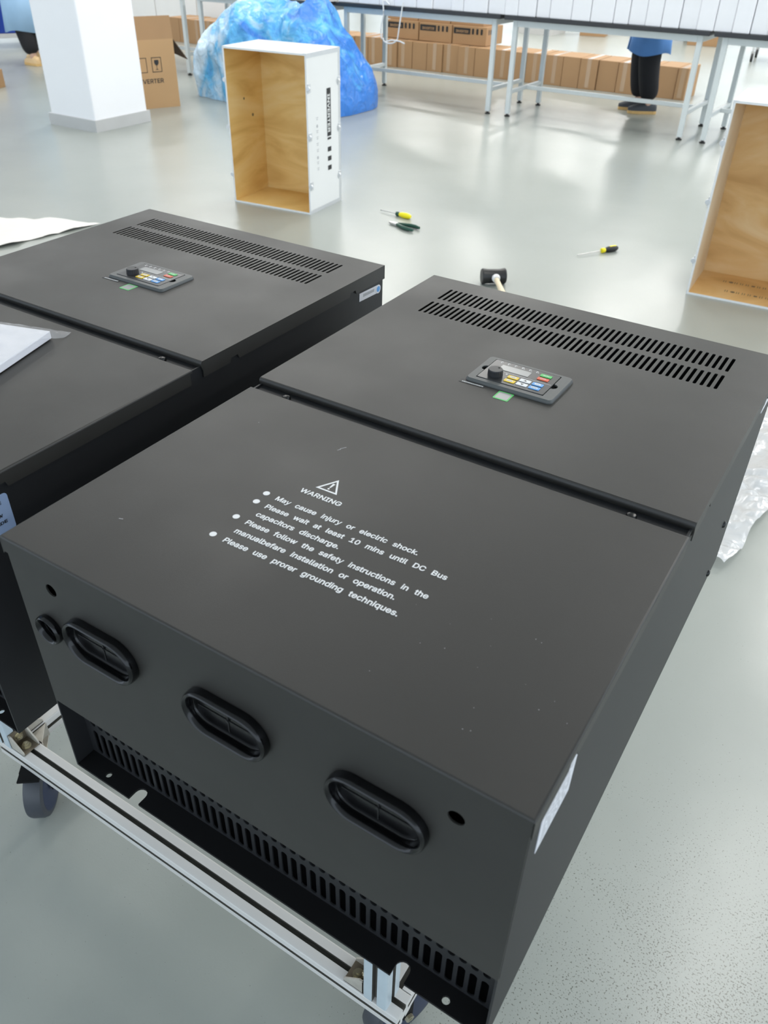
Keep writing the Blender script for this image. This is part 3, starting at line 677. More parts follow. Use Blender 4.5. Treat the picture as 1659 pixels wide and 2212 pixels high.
    y0, y1 = 0.3525, L+0.0022
    hl = [rect(-e, y0, W+e, y1)]
    for k in range(50):
        x = 0.0495 + 0.00814*k
        hl.append(slot_v(x, 0.6275, 0.6690, 0.0041, 3)); hl.append(slot_v(x, 0.6815, 0.7235, 0.0041, 3))
    uc.mesh(plate_mesh(hl, 0.0012), 0, Matrix.Translation((0, 0, HB-0.0012)))
    # rolled front lip
    lip = [(y0+0.0000, HB-0.0120), (y0-0.0018, HB-0.0075), (y0-0.0028, HB-0.0045), (y0-0.0022, HB-0.0018), (y0-0.0008, HB-0.0004), (y0+0.001, HB-0.0001), (y0+0.001, HB-0.0012), (y0+0.0002, HB-0.003), (y0+0.0012, HB-0.0120)]
    vs = []; n = len(lip)
    for x in (-e, W+e):
        for (a, b) in lip: vs.append((x, a, b))
    uc.add(vs, [tuple(range(n)), tuple(range(n, 2*n))] + [(i, (i+1) % n, n+(i+1) % n, n+i) for i in range(n)])
    for sx in (-e, W+e-0.0012):
        out = [(y0, HB-SK)]
        for nc in (0.409, 0.674):
            out += [(nc-0.009, HB-SK), (nc-0.006, HB-SK+0.006), (nc+0.006, HB-SK+0.006), (nc+0.009, HB-SK)]
        out += [(y1, HB-SK), (y1, HB-0.0012), (y0, HB-0.0012)]
        uc.mesh(plate_mesh([out], 0.0012), 0, Matrix.Translation((sx, 0, 0)) @ TO_YZ)
    uc.box((-e, y1-0.0012, HB-SK), (W+e, y1, HB-0.0012))
    up = uc.build('upper_cover', M_COAT, t, smooth=35)
    up.location.z = 0.0025
    # soft folded edge strips along the cover sides and back
    # added dark sheet below the vent slots, stands in for shade inside
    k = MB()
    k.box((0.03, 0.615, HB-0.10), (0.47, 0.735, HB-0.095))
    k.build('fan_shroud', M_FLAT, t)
    # warning print
    wt = MB(); Z = HB+0.0001
    def put(me, x, y, ang=1.3, mi=0, z=Z): wt.mesh(me, mi, Matrix.Translation((x, y, z)) @ Matrix.Rotation(math.radians(ang), 4, 'Z'))
    lines = [(0.1622, 0.1728, 0.3135, 'May cause injury or eleclric shock.'), (0.1622, 0.1575, 0.3495, 'Please wait at least 10 mins until DC Bus'),
             (0.1630, 0.1435, 0.2525, 'capacitors discharge.'), (0.1630, 0.1290, 0.3480, 'Please follow the safety instructions in the'),
             (0.1632, 0.1142, 0.3265, 'manualbefare installation or operation.'), (0.1635, 0.0990, 0.3385, 'Please use prorer grounding techniques.')]
    for (x0, y0_, x1, s) in lines:
        put(text_mesh(s, 0.0112, x1-x0, bold=0.00018, sp=1.7), x0, y0_)
    for (bx, by) in ((0.1495, 0.1765), (0.1500, 0.1612), (0.1500, 0.1330), (0.1502, 0.1022)):
        wt.prism(circ(bx, by, 0.0033, 24), Z, Z+0.0001)
    put(text_mesh('WARNING', 0.0112, 0.0455, bold=0.00012), 0.1725, 0.1965)
    tri_o = [(0.1815, 0.2105), (0.2055, 0.2110), (0.1932, 0.2325)]
    tri_i = [(0.1847, 0.2124), (0.2024, 0.2129), (0.1933, 0.2287)]
    wt.mesh(plate_mesh([tri_o, tri_i], 0.0001), 0, Matrix.Translation((0, 0, Z)))
    wt.prism([(0.1925, 0.2173), (0.1939, 0.2173), (0.1946, 0.2245), (0.1920, 0.2245)], Z, Z+0.0001)
    wt.prism(circ(0.1932, 0.2152, 0.0011, 12), Z, Z+0.0001)
    wt.build('warning_text', M_WHT, low)['label'] = 'white printed warning text and triangle'
    # ---------------- keypad
    K = HB
    bz = MB()
    kx0, kx1, ky0, ky1 = 0.2000, 0.3090, 0.4745, 0.5440
    outer = rrect(kx0, ky0, kx1, ky1, 0.006, 4)
    outer2 = rrect(kx0+0.0016, ky0+0.0020, kx1-0.0016, ky1-0.0014, 0.005, 4)
    n = len(outer)
    def bow(x): return 0.0045*max(0.0, 1-((x-0.2545)/0.05)**2)
    vs = [(x, y, K) for x, y in outer] + [(x, y, K+0.0014) for x, y in outer] + [(x, y, K+0.0040) for x, y in outer2]
    vs = [(x, y + (bow(x) if (y < 0.48 and z > K+0.002) else 0), z) for x, y, z in vs]
    fs = []
    for i in range(2):
        for k2 in range(n): fs.append((i*n+k2, i*n+(k2+1) % n, (i+1)*n+(k2+1) % n, (i+1)*n+k2))
    bz.add(vs, fs)
    top_o = [(v[0], v[1]) for v in vs[2*n:]]
    hole = rect(0.2105, 0.4830, 0.2950, 0.5385)
    holeR = [(0.2105, 0.4830), (0.2950, 0.4830), (0.2950, 0.5045)]
    for k2 in range(7):
        a = -math.pi/2 + math.pi*k2/6; holeR.append((0.2950+0.0062*math.cos(a), 0.5105+0.0060*math.sin(a)))
    holeR += [(0.2950, 0.5165), (0.2950, 0.5385), (0.2105, 0.5385), (0.2105, 0.5165)]
    for k2 in range(7):
        a = math.pi/2 + math.pi*k2/6; holeR.append((0.2105+0.0052*math.cos(a), 0.5105+0.0060*math.sin(a)))
    holeR += [(0.2105, 0.5045)]
    bz.mesh(plate_mesh([top_o, holeR], 0.0020), 0, Matrix.Translation((0, 0, K+0.0020)))
    kp = bz.build('keypad', M_BEZ, t, smooth=35)
    kp['label'] = 'grey keypad bezel'; kp.location = (-0.0030, 0.0068, 0.0025)
    MB().box((0.2020, 0.480, K), (0.3070, 0.541, K+0.0006)).build('keypad_well', M_FLAT, kp)
    fp_ = MB(); fp_.mesh(plate_mesh([rrect(0.2112, 0.4838, 0.2942, 0.5375, 0.0015, 3)], 0.0043, 0.0006), 0, Matrix.Translation((0, 0, K+0.0002)))
    FZ = K+0.0045
    fp_.box((0.2335, 0.5108, FZ), (0.2930, 0.5112, FZ+0.0001), 1)
    for i in range(6):
        x = 0.2200+0.0092*i
        fp_.prism(circ(x, 0.5318, 0.0008, 8), FZ, FZ+0.0001, 1)
        fp_.box((x-0.0012, 0.5340, FZ), (x+0.0016, 0.5348, FZ+0.0001), 1)
        if i > 2: fp_.box((x+0.0014, 0.5314, FZ), (x+0.0030, 0.5322, FZ+0.0001), 1)
    fp_.prism(circ(0.2385, 0.5075, 0.0012, 12), FZ, FZ+0.0001, 1)
    fp_.prism(circ(0.2175, 0.5065, 0.0008, 12), FZ, FZ+0.0001, 1)
    fp_.build('keypad_face', [M_FACE, M_WHT], kp)['label'] = 'dark keypad face with white marks'
    MB().mesh(plate_mesh([rrect(0.2245, 0.5145, 0.2620, 0.5275, 0.0005, 2)], 0.0004), 0, Matrix.Translation((0, 0, FZ-0.0001))).build('display', M_LCD, kp)['label'] = 'pale grey display window'
    kn = MB(); pr_ = []
    seg = 40
    vs = []; fs = []
    rings = [(0.0090, 0), (0.0087, 0.0062), (0.0080, 0.0072)]
    for (r, z) in rings:
        for q in range(seg):
            rr = r - (0.0004 if q % 2 and z < 0.007 else 0)
            a = 2*math.pi*q/seg; vs.append((rr*math.cos(a), rr*math.sin(a), z))
    for i in range(2):
        for q in range(seg): fs.append((i*seg+q, i*seg+(q+1) % seg, (i+1)*seg+(q+1) % seg, (i+1)*seg+q))
    fs.append(tuple(2*seg+q for q in range(seg)))
    kn.add(vs, fs, 0, Matrix.Translation((0.2275, 0.4995, FZ)))
    kn.prism(circ(0.2298, 0.5040, 0.0013, 10), FZ+0.0072, FZ+0.0074, 1)
    kn.build('knob', [M_KNOB, M_FLAT], kp)['label'] = 'black ribbed knob'
    B = [(0.2423, 0.4998, 0.2557, 0.5066, M_YEL, 'PRG'), (0.2423, 0.4900, 0.2557, 0.4968, M_YEL, 'JOG'), (0.2577, 0.4998, 0.2711, 0.5066, M_WHT, 'up'), (0.2577, 0.4900, 0.2711, 0.4968, M_WHT, 'dn'),
         (0.2731, 0.4998, 0.2865, 0.5066, M_BLU, '>>'), (0.2731, 0.4900, 0.2865, 0.4968, M_BLU, 'ENTER'), (0.2725, 0.5252, 0.2865, 0.5315, M_GRN, 'RUN'), (0.2725, 0.5160, 0.2865, 0.5225, M_RED, 'STOP')]
    for (x0, y0_, x1, y1_, mt, s) in B:
        bb = MB(); bb.mesh(plate_mesh([rrect(x0, y0_, x1, y1_, 0.0008, 2)], 0.0008, 0.0002), 0, Matrix.Translation((0, 0, FZ-0.0001)))
        cx, cy = (x0+x1)/2, (y0_+y1_)/2; bz_ = FZ+0.0007
        if s in ('up', 'dn'):
            d = 1 if s == 'up' else -1
            bb.prism([(cx-0.0020, cy-0.0012*d), (cx+0.0020, cy-0.0012*d), (cx, cy+0.0016*d)], bz_, bz_+0.0001, 1)
        elif mt in (M_YEL, M_BLU):
            bb.prism(rrect(cx-0.0040, cy-0.0017, cx+0.0040, cy+0.0017, 0.0016, 3), bz_, bz_+0.0001, 2)
            bb.mesh(text_mesh(s, 0.0026, 0.0058 if s != '>>' else 0.004, align='CENTER', ext=0.00005), 3, Matrix.Translation((cx, cy-0.0009, bz_+0.0002)))
        else:
            bb.mesh(text_mesh(s, 0.0032, 0.0070, align='CENTER', ext=0.00005), 2, Matrix.Translation((cx, cy-0.0011, bz_+0.0001)))
        o = bb.build('button', [mt, M_INK, M_WHT, M_GINK], kp)
        o['label'] = {'PRG': 'yellow keypad button', 'JOG': 'yellow keypad button', 'up': 'white button with up arrow', 'dn': 'white button with down arrow', '>>': 'blue button with double arrow', 'ENTER': 'blue enter button', 'RUN': 'green button', 'STOP': 'red button'}[s]
    # rating strip and green-edged sticker below the keypad
    sp_ = MB(); mx = Matrix.Translation((0.1965, 0.4782, K)) @ Matrix.Rotation(math.radians(1), 4, 'Z')
    sp_.box((-0.003, -0.0035, 0), (0.0290, 0.0050, 0.0003), 0, mx)
    sp_.mesh(text_mesh('132KWG3/160KWP3', 0.0042, 0.0270, bold=0.00006, ext=0.00005), 1, mx @ Matrix.Translation((0, -0.0022, 0.0004)))
    sp_.build('rating_strip', [M_INK, M_WHT], up)['label'] = 'black strip with white rating text'
    st = MB(); st.mesh(plate_mesh([rrect(0.2435, 0.4610, 0.2620, 0.4800, 0.001, 2)], 0.0003), 0, Matrix.Translation((0, 0, K)))
    st.box((0.2453, 0.4628, K+0.0003), (0.2602, 0.4782, K+0.0004), 1)
    st.build('green_sticker', [M_GRN, M_LCD], up)['label'] = 'small green-edged pale sticker'
    return t, low, up

inv, low, up = make_inverter()
inv2 = copy_tree(inv)
inv2.location = (-0.5875, -0.008, T-HB)
inv2['label'] = 'black metal inverter cabinet on the left with a bagged manual lying on its cover'
# small scratches and dust flecks on the near lower cover only
dd = MB()
rs = random.Random(3)
marks = [(0.0655, 0.0725, 0.004, 20), (0.161, 0.28, 0.007, 55), (0.1605, 0.276, 0.004, 60)]
for (x, y, l, a) in marks:
    dd.box((0, -0.0003, 0), (l, 0.0003, 0.0001), 0, Matrix.Translation((x, y, HB+0.0001)) @ Matrix.Rotation(math.radians(a), 4, 'Z'))
for _ in range(18):
    x = rs.uniform(0.33, 0.49); y = rs.uniform(0.015, 0.15)
    if rs.random() < 0.3: x, y = rs.uniform(0.03, 0.49), rs.uniform(0.01, 0.32)
    dd.prism(circ(x, y, rs.uniform(0.00015, 0.00035), 6), HB+0.0001, HB+0.0002)
dd.build('dust_flecks', M_GINK, low)
# white spec label on the near cabinet's right side
sl = MB(); X = W+0.0005
sl.box((W-0.001, 0.0220, HB-0.0705), (X, 0.0815, HB-0.0235))
rs = random.Random(5)
for i in range(14):
    z = HB-0.0295-i*0.0028
    y = 0.028
    while y < 0.074:
        l = rs.uniform(0.003, 0.009); sl.box((X-0.0001, y, z), (X+0.0001, min(y+l, 0.076), z+0.0007), 1); y += l+rs.uniform(0.002, 0.004)
sl.build('spec_label', [M_PAPER, M_GINK], inv)['label'] = 'white spec label on the right side'
MB().box((W-0.001, 0.676, HB-0.036), (W+0.0008, 0.726, HB-0.024)).build('barcode_label', M_PAPER, inv)['label'] = 'white barcode label'
# labels of the left cabinet
bl = MB(); X = W+0.0005
mx = Matrix.Translation((X, 0.6935, HB-0.0350)) @ Matrix.Rotation(math.radians(-2), 4, 'X')
bl.box((-0.002, 0, 0), (0, 0.054, 0.0125), 0, mx)
for i in range(26):
    bl.box((0, 0.010+i*0.0012, 0.005), (0.0001, 0.0106+i*0.0012+0.0003*(i % 3 == 0), 0.0095), 1, mx)
bl.prism(circ(0.052, 0.006, 0.0068, 20), 0.0, 0.0003, 0, mx @ TO_YZ)
bl.prism(circ(0.052, 0.006, 0.0045, 20), 0.0003, 0.0005, 2, mx @ TO_YZ)
bl.build('barcode_label', [M_PAPER, M_GINK, M_BLU], inv2)['label'] = 'white barcode label with blue round sticker'
nl = MB(); nl.mesh(plate_mesh([rrect(-0.03, HB-0.070, 0.0705, HB-0.026, 0.004, 3)], 0.0005), 0, Matrix.Translation((W, 0, 0)) @ TO_YZ)
for (y, z, a) in ((0.052, -0.036, 0.010), (0.052, -0.050, 0.008), (0.045, -0.058, 0.018)):
    nl.mesh(text_mesh('TYPE' if a == 0.010 else ('KW' if a == 0.008 else 'MADE'), 0.006, a, ext=0.0001), 1, Matrix.Translation((W+0.0006, y, HB+z)) @ Matrix(((0,0,1,0),(1,0,0,0),(0,1,0,0),(0,0,0,1))))
nl.build('rating_plate', [M_BPAPER, M_INK], inv2)['label'] = 'bluish rating plate'

# ------------------------------------------------------------------ bagged manual on the left cabinet
bag = thing('bagged_manual', 'white booklet in a clear crinkled plastic bag on the left cabinet', 'booklet', (-0.289, 0.290, T-0.0015), math.radians(197), None)
bk = MB(); bk.box((0, 0.0, 0.001), (0.210, 0.145, 0.011)); bk.build('booklet', M_PAPER, bag, bevel=0.001)
def crinkle(name, m, parent, x0, y0, x1, y1, nx, ny, zf, seed=1.0):
    vs = []; fs = []
    for j in range(ny+1):
        for i in range(nx+1):
            x = x0+(x1-x0)*i/nx; y = y0+(y1-y0)*j/ny
            vs.append(zf(x, y))
    for j in range(ny):
        for i in range(nx):
            a = j*(nx+1)+i; fs.append((a, a+1, a+nx+2, a+nx+1))
    return MB().add(vs, fs).build(name, m, parent, smooth=25, normals=False)
def zbag(x, y):
    if x < 0: x *= 1.0-0.8*min(max((y+0.005)/0.03, 0), 1)
    inx = min(max((x+0.014)/0.014, 0), 1)*min(max((0.228-x)/0.018, 0), 1)
    iny = min(max((y+0.022)/0.022, 0), 1)*min(max((0.150-y)/0.004, 0), 1)
    n = noise.noise(Vector((x*45, y*45, 1.3)))*0.0022+noise.noise(Vector((x*120, y*120, 4)))*0.0008
    return (x, y, 0.0012+0.0115*inx*iny + abs(n)*1.2)
crinkle('plastic_bag', M_FILM, bag, -0.014, -0.022, 0.235, 0.150, 60, 48, zbag)

# ------------------------------------------------------------------ cart
ZT = T-0.842   # top of the lower rails
cart = thing('equipment_cart', 'aluminium profile cart on casters carrying the two black cabinets', 'cart', (-0.1, 0.35, 0))
def prof_rail(p0, p1, s=0.04, mi=0):
    """slotted square profile along its length, slots on all four faces; axis p0->p1"""
    p0 = Vector(p0); p1 = Vector(p1); d = (p1-p0); ln = d.length; h = s/2; g = 0.0042; dp = 0.009; r = 0.003
    q = []
    for k in range(4):
        a = k*math.pi/2; ca, sa = math.cos(a), math.sin(a)
        pts = [(h, -h+r), (h, -g), (h-dp, -g), (h-dp, g), (h, g), (h, h-r), (h-r*0.3, h-r*0.3), (h-r, h)]
        q += [(x*ca-y*sa, x*sa+y*ca) for x, y in pts]
    dz = d.normalized()
    ax = Vector((1, 0, 0)) if abs(dz.z) > 0.9 else Vector((0, 0, 1))
    ay = dz.cross(ax).normalized(); ax = ay.cross(dz).normalized()
    n = len(q)
    vs = [p0-Vector(cart.location)+ax*x+ay*y for x, y in q] + [p1-Vector(cart.location)+ax*x+ay*y for x, y in q]
    mb = MB()
    mb.add(vs, [tuple(reversed(range(n))), tuple(range(n, 2*n))])
    for i in range(n):
        mb.f.append([i, (i+1) % n, n+(i+1) % n, n+i]); mb.m.append(1 if (i % 8) in (1, 2, 3) else 0)
    return mb
X0, X1, Y0, Y1 = -0.542, 0.315, 0.177, 0.62
zc = ZT-0.02
for (a, b) in (((X0-0.02, Y0, zc), (X1+0.02, Y0, zc)), ((X0, Y1, zc), (X1, Y1, zc)), ((X0+0.0, Y0+0.02, zc), (X0, Y1-0.02, zc)), ((X1, Y0+0.02, zc), (X1, Y1-0.02, zc))):
    prof_rail(a, b).build('lower_rail', [M_ALU, M_SLOT], cart, smooth=30)
ztop = T-HB-0.02
for (a, b) in (((X0-0.02, Y0, ztop), (X1+0.02, Y0, ztop)), ((X0-0.02, Y1, ztop), (X1+0.02, Y1, ztop)), ((X0, Y0+0.02, ztop), (X0, Y1-0.02, ztop)), ((X1, Y0+0.02, ztop), (X1, Y1-0.02, ztop))):
    prof_rail(a, b).build('upper_rail', [M_ALU, M_SLOT], cart, smooth=30)
for (x, y) in ((X0, Y0), (X1-0.02, Y0), (X0, Y1), (X1-0.02, Y1)):
    prof_rail((x, y, ZT), (x, y, ztop-0.02)).build('post', [M_ALU2, M_SLOT], cart, smooth=30)
CL = Vector(cart.location)
def bracket(x, y, z, rz):
    """cast corner bracket: two legs with side gussets and a hex bolt in each"""
    mx = Matrix.Translation(Vector((x, y, z))-CL) @ Matrix.Rotation(rz, 4, 'Z')
    b = MB(); s = 0.036; h = s/2; t = 0.003
    b.box((0, -h, 0), (s, h, t), 1, mx); b.box((0, -h, 0), (t, h, s), 1, mx)
    for yy in (-h, h-t):
        b.prism([(0, 0), (s, 0), (s, 0.008), (0.008, s), (0, s)], -yy-t, -yy, 0, mx @ Matrix(((1,0,0,0),(0,0,-1,0),(0,1,0,0),(0,0,0,1))))
    o = b.build('corner_bracket', [M_BRKT, M_GRIME], cart, bevel=0.0006)
    for k in range(2):
        m2 = mx @ (Matrix.Translation((0.021, 0, t)) if k == 0 else Matrix.Translation((t, 0, 0.021)) @ Matrix.Rotation(math.pi/2, 4, 'Y'))
        c = MB(); c.lathe([(0.0088, 0), (0.0088, 0.0015)], 20, 0, m2)
        c.lathe([(0.0066, 0.0015), (0.0066, 0.007)], 6, 0, m2)
        c.lathe([(0.0032, 0.007), (0.0032, 0.010)], 12, 0, m2)
        c.build('hex_bolt', M_BOLT, o, smooth=30)
bracket(X0+0.02, Y0, ZT, 0)                 # left post to front rail
bracket(X1-0.04, Y0, ZT, math.pi)           # right post to front rail
bracket(X0+0.0, Y0+0.02, ZT, math.pi/2)     # left post to side rail
# angle joining front rail and left side rail, seen from above
def flat_bracket(x, y, z, sx):
    b = MB(); t = 0.003; s = 0.038
    o_ = Vector((x, y, z))-CL
    b.box((0, 0, -0.036), (s*sx, t, 0)); b.box((0, 0, -0.036), (t*sx, s, 0))
    b.add([v for v in ((0,0,0),(s*sx,0,0),(0,s,0),(0,0,-t),(s*sx,0,-t),(0,s,-t))], [(0,1,2),(3,5,4),(0,3,4,1),(1,4,5,2),(2,5,3,0)])
    b.add([v for v in ((0,0,-0.033),(s*sx,0,-0.033),(0,s,-0.033),(0,0,-0.036),(s*sx,0,-0.036),(0,s,-0.036))], [(0,1,2),(3,5,4),(0,3,4,1),(1,4,5,2),(2,5,3,0)])
    for v in b.v: v += o_
    b.build('corner_bracket', M_BRKT, cart, bevel=0.0005)
flat_bracket(X0+0.02, Y0+0.02, ZT-0.002, 1)
flat_bracket(X1-0.02, Y0+0.02, ZT-0.002, -1)
# casters
def caster(x, y, rz):
    o = bpy.data.objects.new('caster', None); COL.objects.link(o); o.parent = cart; o.location = Vector((x, y, 0))-CL
    o.rotation_euler = (0, 0, rz); o.empty_display_size = 0.02
    wz = 0.0625; off = 0.024
    mx = Matrix.Translation((0, off, wz)) @ Matrix.Rotation(math.pi/2, 4, 'Y')
    wl = MB(); wl.lathe([(0.006, -0.018), (0.054, -0.018), (0.0605, -0.0155), (0.0625, -0.010), (0.0625, 0.010), (0.0605, 0.0155), (0.054, 0.018), (0.006, 0.018)], 40, 0, mx)
    wl.lathe([(0.004, -0.0185), (0.046, -0.0190), (0.050, -0.0182), (0.050, 0.0182), (0.046, 0.0190), (0.004, 0.0185)], 32, 1, mx)
    wl.build('wheel', [M_TYRE, M_HUBB], o, smooth=40)
    fk = MB()
    top = zc-0.02
    for s in (-1, 1):
        fk.add([(s*0.021, y_, z_) for y_, z_ in ((0.006, top-0.012), (0.034, top-0.012), (off+0.009, wz-0.006), (off-0.009, wz-0.006))] + [(s*0.0235, y_, z_) for y_, z_ in ((0.006, top-0.012), (0.034, top-0.012), (off+0.009, wz-0.006), (off-0.009, wz-0.006))],
               [(0,1,2,3),(7,6,5,4),(0,4,5,1),(1,5,6,2),(2,6,7,3),(3,7,4,0)])
    fk.box((-0.0235, 0.004, top-0.014), (0.0235, 0.036, top-0.0055)); fk.lathe([(0.013, top-0.0055), (0.013, top-0.004)], 20)
    fk.box((-0.020, -0.020, top-0.004), (0.020, 0.030, top))
    fk.build('fork', M_FLAT, o)
    ax = MB(); ax.cyl((-0.030, off, wz), (0.030, off, wz), 0.004, 10); ax.cyl((-0.030, off, wz), (-0.0245, off, wz), 0.0075, 6); ax.cyl((0.0245, off, wz), (0.030, off, wz), 0.0075, 6)
    ax.build('axle_bolt', M_BOLT, o)
    br = MB()
    br.mesh(plate_mesh([rrect(-0.012, 0.03, 0.014, 0.075, 0.006, 3), circ(0.001, 0.064, 0.006, 14)], 0.002), 0, Matrix.Translation((0, -0.002, wz+0.055)) @ Matrix.Rotation(0.12, 4, 'X'))
    br.build('brake_tab', M_BRKT, o)
caster(-0.480, 0.156, 0.66)
caster(X1-0.02, Y0+0.02, -0.4)
caster(X0+0.05, Y1-0.01, 0.3)
caster(X1-0.05, Y1-0.01, 0.9)

# ------------------------------------------------------------------ tools on the floor
def lathe_x(mb, prof, mi, mx): return mb.lathe(prof, 16, mi, mx)
def screwdriver(loc, ang, tilt, ln, col1, col2, label):
    t = thing('screwdriver', label, 'screwdriver', loc, ang)
    RX = Matrix.Translation((0, 0, 0.014)) @ Matrix.Rotation(math.pi/2+tilt, 4, 'Y')
    MB().lathe([(0.0025, 0), (0.0028, ln-0.012), (0.0040, ln-0.004), (0.0006, ln)], 10, 0, RX).build('blade', M_STEEL, t, smooth=40)
    MB().lathe([(0.0120, -0.002), (0.0135, -0.006), (0.0130, -0.022), (0.009, -0.028)], 16, 0, RX @ Matrix.Scale(-1, 4, (0,0,1)) @ Matrix.Scale(-1, 4, (0,0,1))).build('ferrule', col1, t, smooth=40)
    h = MB(); h.lathe([(0.010, -0.024), (0.0155, -0.045), (0.0165, -0.075), (0.0150, -0.098), (0.009, -0.110), (0.0, -0.112)], 16, 0, RX)
    h.build('handle', col2, t, smooth=40)
    return t
screwdriver((-2.025, 3.975, 0), math.radians(172.5), 0.02, 0.125, M_GH, M_YH, 'screwdriver with a yellow handle and dark green collar, lying by the pliers')
d2 = screwdriver((-0.765, 4.055, 0), math.radians(238), 0.02, 0.16, M_YH, M_INK, 'screwdriver with a black handle and yellow collar, lying alone on the floor')
MB().box((-0.098, -0.006, 0.022), (-0.055, 0.006, 0.0325)).build('handle_inlay', M_YH, d2, bevel=0.003)
pl = thing('pliers', 'dark green handled pliers lying on the floor beside the yellow screwdriver', 'pliers', (-1.905, 3.808, 0), math.radians(-8))
MB().prism([(-0.072, -0.004), (-0.072, 0.004), (-0.045, 0.013), (-0.018, 0.015), (0.0, 0.010), (0.0, -0.010), (-0.018, -0.015), (-0.045, -0.013)], 0.004, 0.016).build('jaws', M_STEEL, pl, bevel=0.002)
for s in (-1, 1):
    MB().tube([(-0.008, 0.006*s, 0.011), (0.02, 0.016*s, 0.012), (0.06, 0.030*s, 0.012), (0.10, 0.034*s, 0.012), (0.13, 0.028*s, 0.012)], [0.008, 0.0095, 0.011, 0.0105, 0.008], 10).build('handle', M_GH, pl, smooth=50)
ml = thing('rubber_mallet', 'black rubber mallet with a pale wooden handle on the floor behind the near cabinet', 'mallet', (-1.045, 3.300, 0), math.radians(38))
MB().lathe([(0.0, -0.060), (0.034, -0.060), (0.038, -0.055), (0.034, -0.03), (0.0335, 0.03), (0.038, 0.055), (0.034, 0.060), (0.0, 0.060)], 28, 0, Matrix.Translation((0, 0, 0.038)) @ Matrix.Rotation(math.pi/2, 4, 'Y')).build('mallet_head', M_RUB2, ml, smooth=40)
MB().tube([(0.005, -0.034, 0.040), (0.003, -0.055, 0.040)], [0.021, 0.017], 16).build('collar', M_WHT, ml, smooth=60)
MB().tube([(0.004, -0.045, 0.040), (0.004, -0.12, 0.034), (0.006, -0.22, 0.022), (0.008, -0.32, 0.016)], [0.012, 0.0125, 0.015, 0.013], 14).build('handle', M_WOODH, ml, smooth=60)

# ------------------------------------------------------------------ wooden crates
def crate(loc, rz, w_, d_, h_, label, ply, plyside, with_print):
    t = thing('wooden_crate', label, 'crate', loc, rz, None)
    th = 0.010
    def panel(a, b, inner_axis, ply_m, nm):
        mb = MB(); mb.box(a, b)
        # faces: 0 -z,1 +z,2 -y,3 +x,4 +y,5 -x ; inside faces in plywood
        for i in inner_axis: mb.m[i] = 1
        return mb.build(nm, [M_WPAINT, ply_m], t)
    panel((0, 0, 0), (th, d_, h_), [3], plyside, 'left_side_panel')
    panel((w_-th, 0, 0), (w_, d_, h_), [5], ply, 'right_side_panel')
    panel((th, d_-th, 0), (w_-th, d_, h_), [2], ply, 'back_panel')
    bp = panel((th, 0, 0), (w_-th, d_-th, th), [1], ply, 'bottom_panel')
    tp = panel((th, 0, h_-th), (w_-th, d_-th, h_), [0], ply, 'top_panel')
    # galvanised edge strips
    e = 0.0012
    es = MB(); s = 0.022
    for z in (-0.0002, h_-s):
        es.box((w_-0.0005, -e, z), (w_+e, d_+e, z+s)); es.box((-e, -e, z), (0.0005, d_+e, z+s))
        es.box((-e, d_-0.0005, z), (w_+e, d_+e, z+s))
    es.box((w_-s, d_-0.0005, s), (w_+e, d_+e, h_-s)); es.box((w_-0.0005, d_-s, s), (w_+e, d_+e, h_-s))
    es.box((-e, -e, h_-0.0005), (s, d_, h_+e)); es.box((w_-s, -e, h_-0.0005), (w_+e, d_, h_+e)); es.box((s, d_-s, h_-0.0005), (w_-s, d_, h_+e))
    es.build('edge_strip', M_GALV, t)
    for z in (0.16*h_/0.85, 0.43*h_/0.85, 0.68*h_/0.85):
        for (x, y) in ((w_, 0.004), (w_, d_-0.03), (-0.0, 0.004)):
            c = MB(); sg = 1 if x > 0 else -1
            c.box((x-0.001, y, z-0.022), (x+0.005*sg, y+0.028, z+0.022)); c.cyl((x+0.004*sg, y-0.006, z), (x+0.004*sg, y+0.010, z), 0.012, 14)
            c.build('clasp', M_GALV, t, bevel=0.001)
    return t, tp, bp

CR_RZ = math.atan2(3.689-3.636, 0.553)
c1, tp1, bp1 = crate((-3.0, 3.636, 0), CR_RZ, 0.553, 0.368, 0.848, 'white plywood crate standing on end with INVERTER printed down its side, before the blue sack', M_PLY, M_PLY, True)
# print on its right side, reading downwards
sidem = Matrix(((0,0,1,0.5536),(1,0,0,0),(0,1,0,0),(0,0,0,1)))   # (x,y)->(y,z) on +x face
pr_ = MB()
# rotate text by -90 deg: reading from top to bottom, letter tops towards the back
rotm = sidem @ Matrix.Translation((0.212, 0.655, 0)) @ Matrix.Rotation(-math.pi/2, 4, 'Z')
pr_.box((0.0, -0.002, 0), (0.255, 0.044, 0.0002), 0, rotm)
pr_.mesh(text_mesh('INVERTER', 0.048, 0.205, bold=0.0012, ext=0.0002), 1, rotm @ Matrix.Translation((0.030, 0.006, 0.0003)))
pr_.build('side_print', [M_INK, M_WPAINT, M_GINK], c1)['label'] = 'black INVERTER print'
for k in range(4):
    x = 0.262+0.052*k
    MB().box((x, 0, 0), (x+(0.012 if k == 0 else 0.026), 0.042, 0.0002), 0, rotm).build('square_mark', M_INK, c1)
rot2 = sidem @ Matrix.Translation((0.085, 0.52, 0)) @ Matrix.Rotation(-math.pi/2, 4, 'Z')
for k in range(9):
    x = 0.034*k
    pr_ = MB()
    if k in (1, 6): pr_.prism(circ(x+0.012, 0.012, 0.009, 12), 0, 0.0002, 2, rot2)
    else:
        pr_.box((x, 0, 0), (x+0.0025, 0.026, 0.0002), 2, rot2); pr_.box((x+0.010, 0.004, 0), (x+0.013, 0.022, 0.0002), 2, rot2); pr_.box((x+0.0025, 0.012, 0), (x+0.010, 0.014, 0.0002), 2, rot2)
    pr_.build('symbol_print', [M_INK, M_WPAINT, M_GINK], c1)['label'] = 'faint grey printed symbol'
p2 = MB()
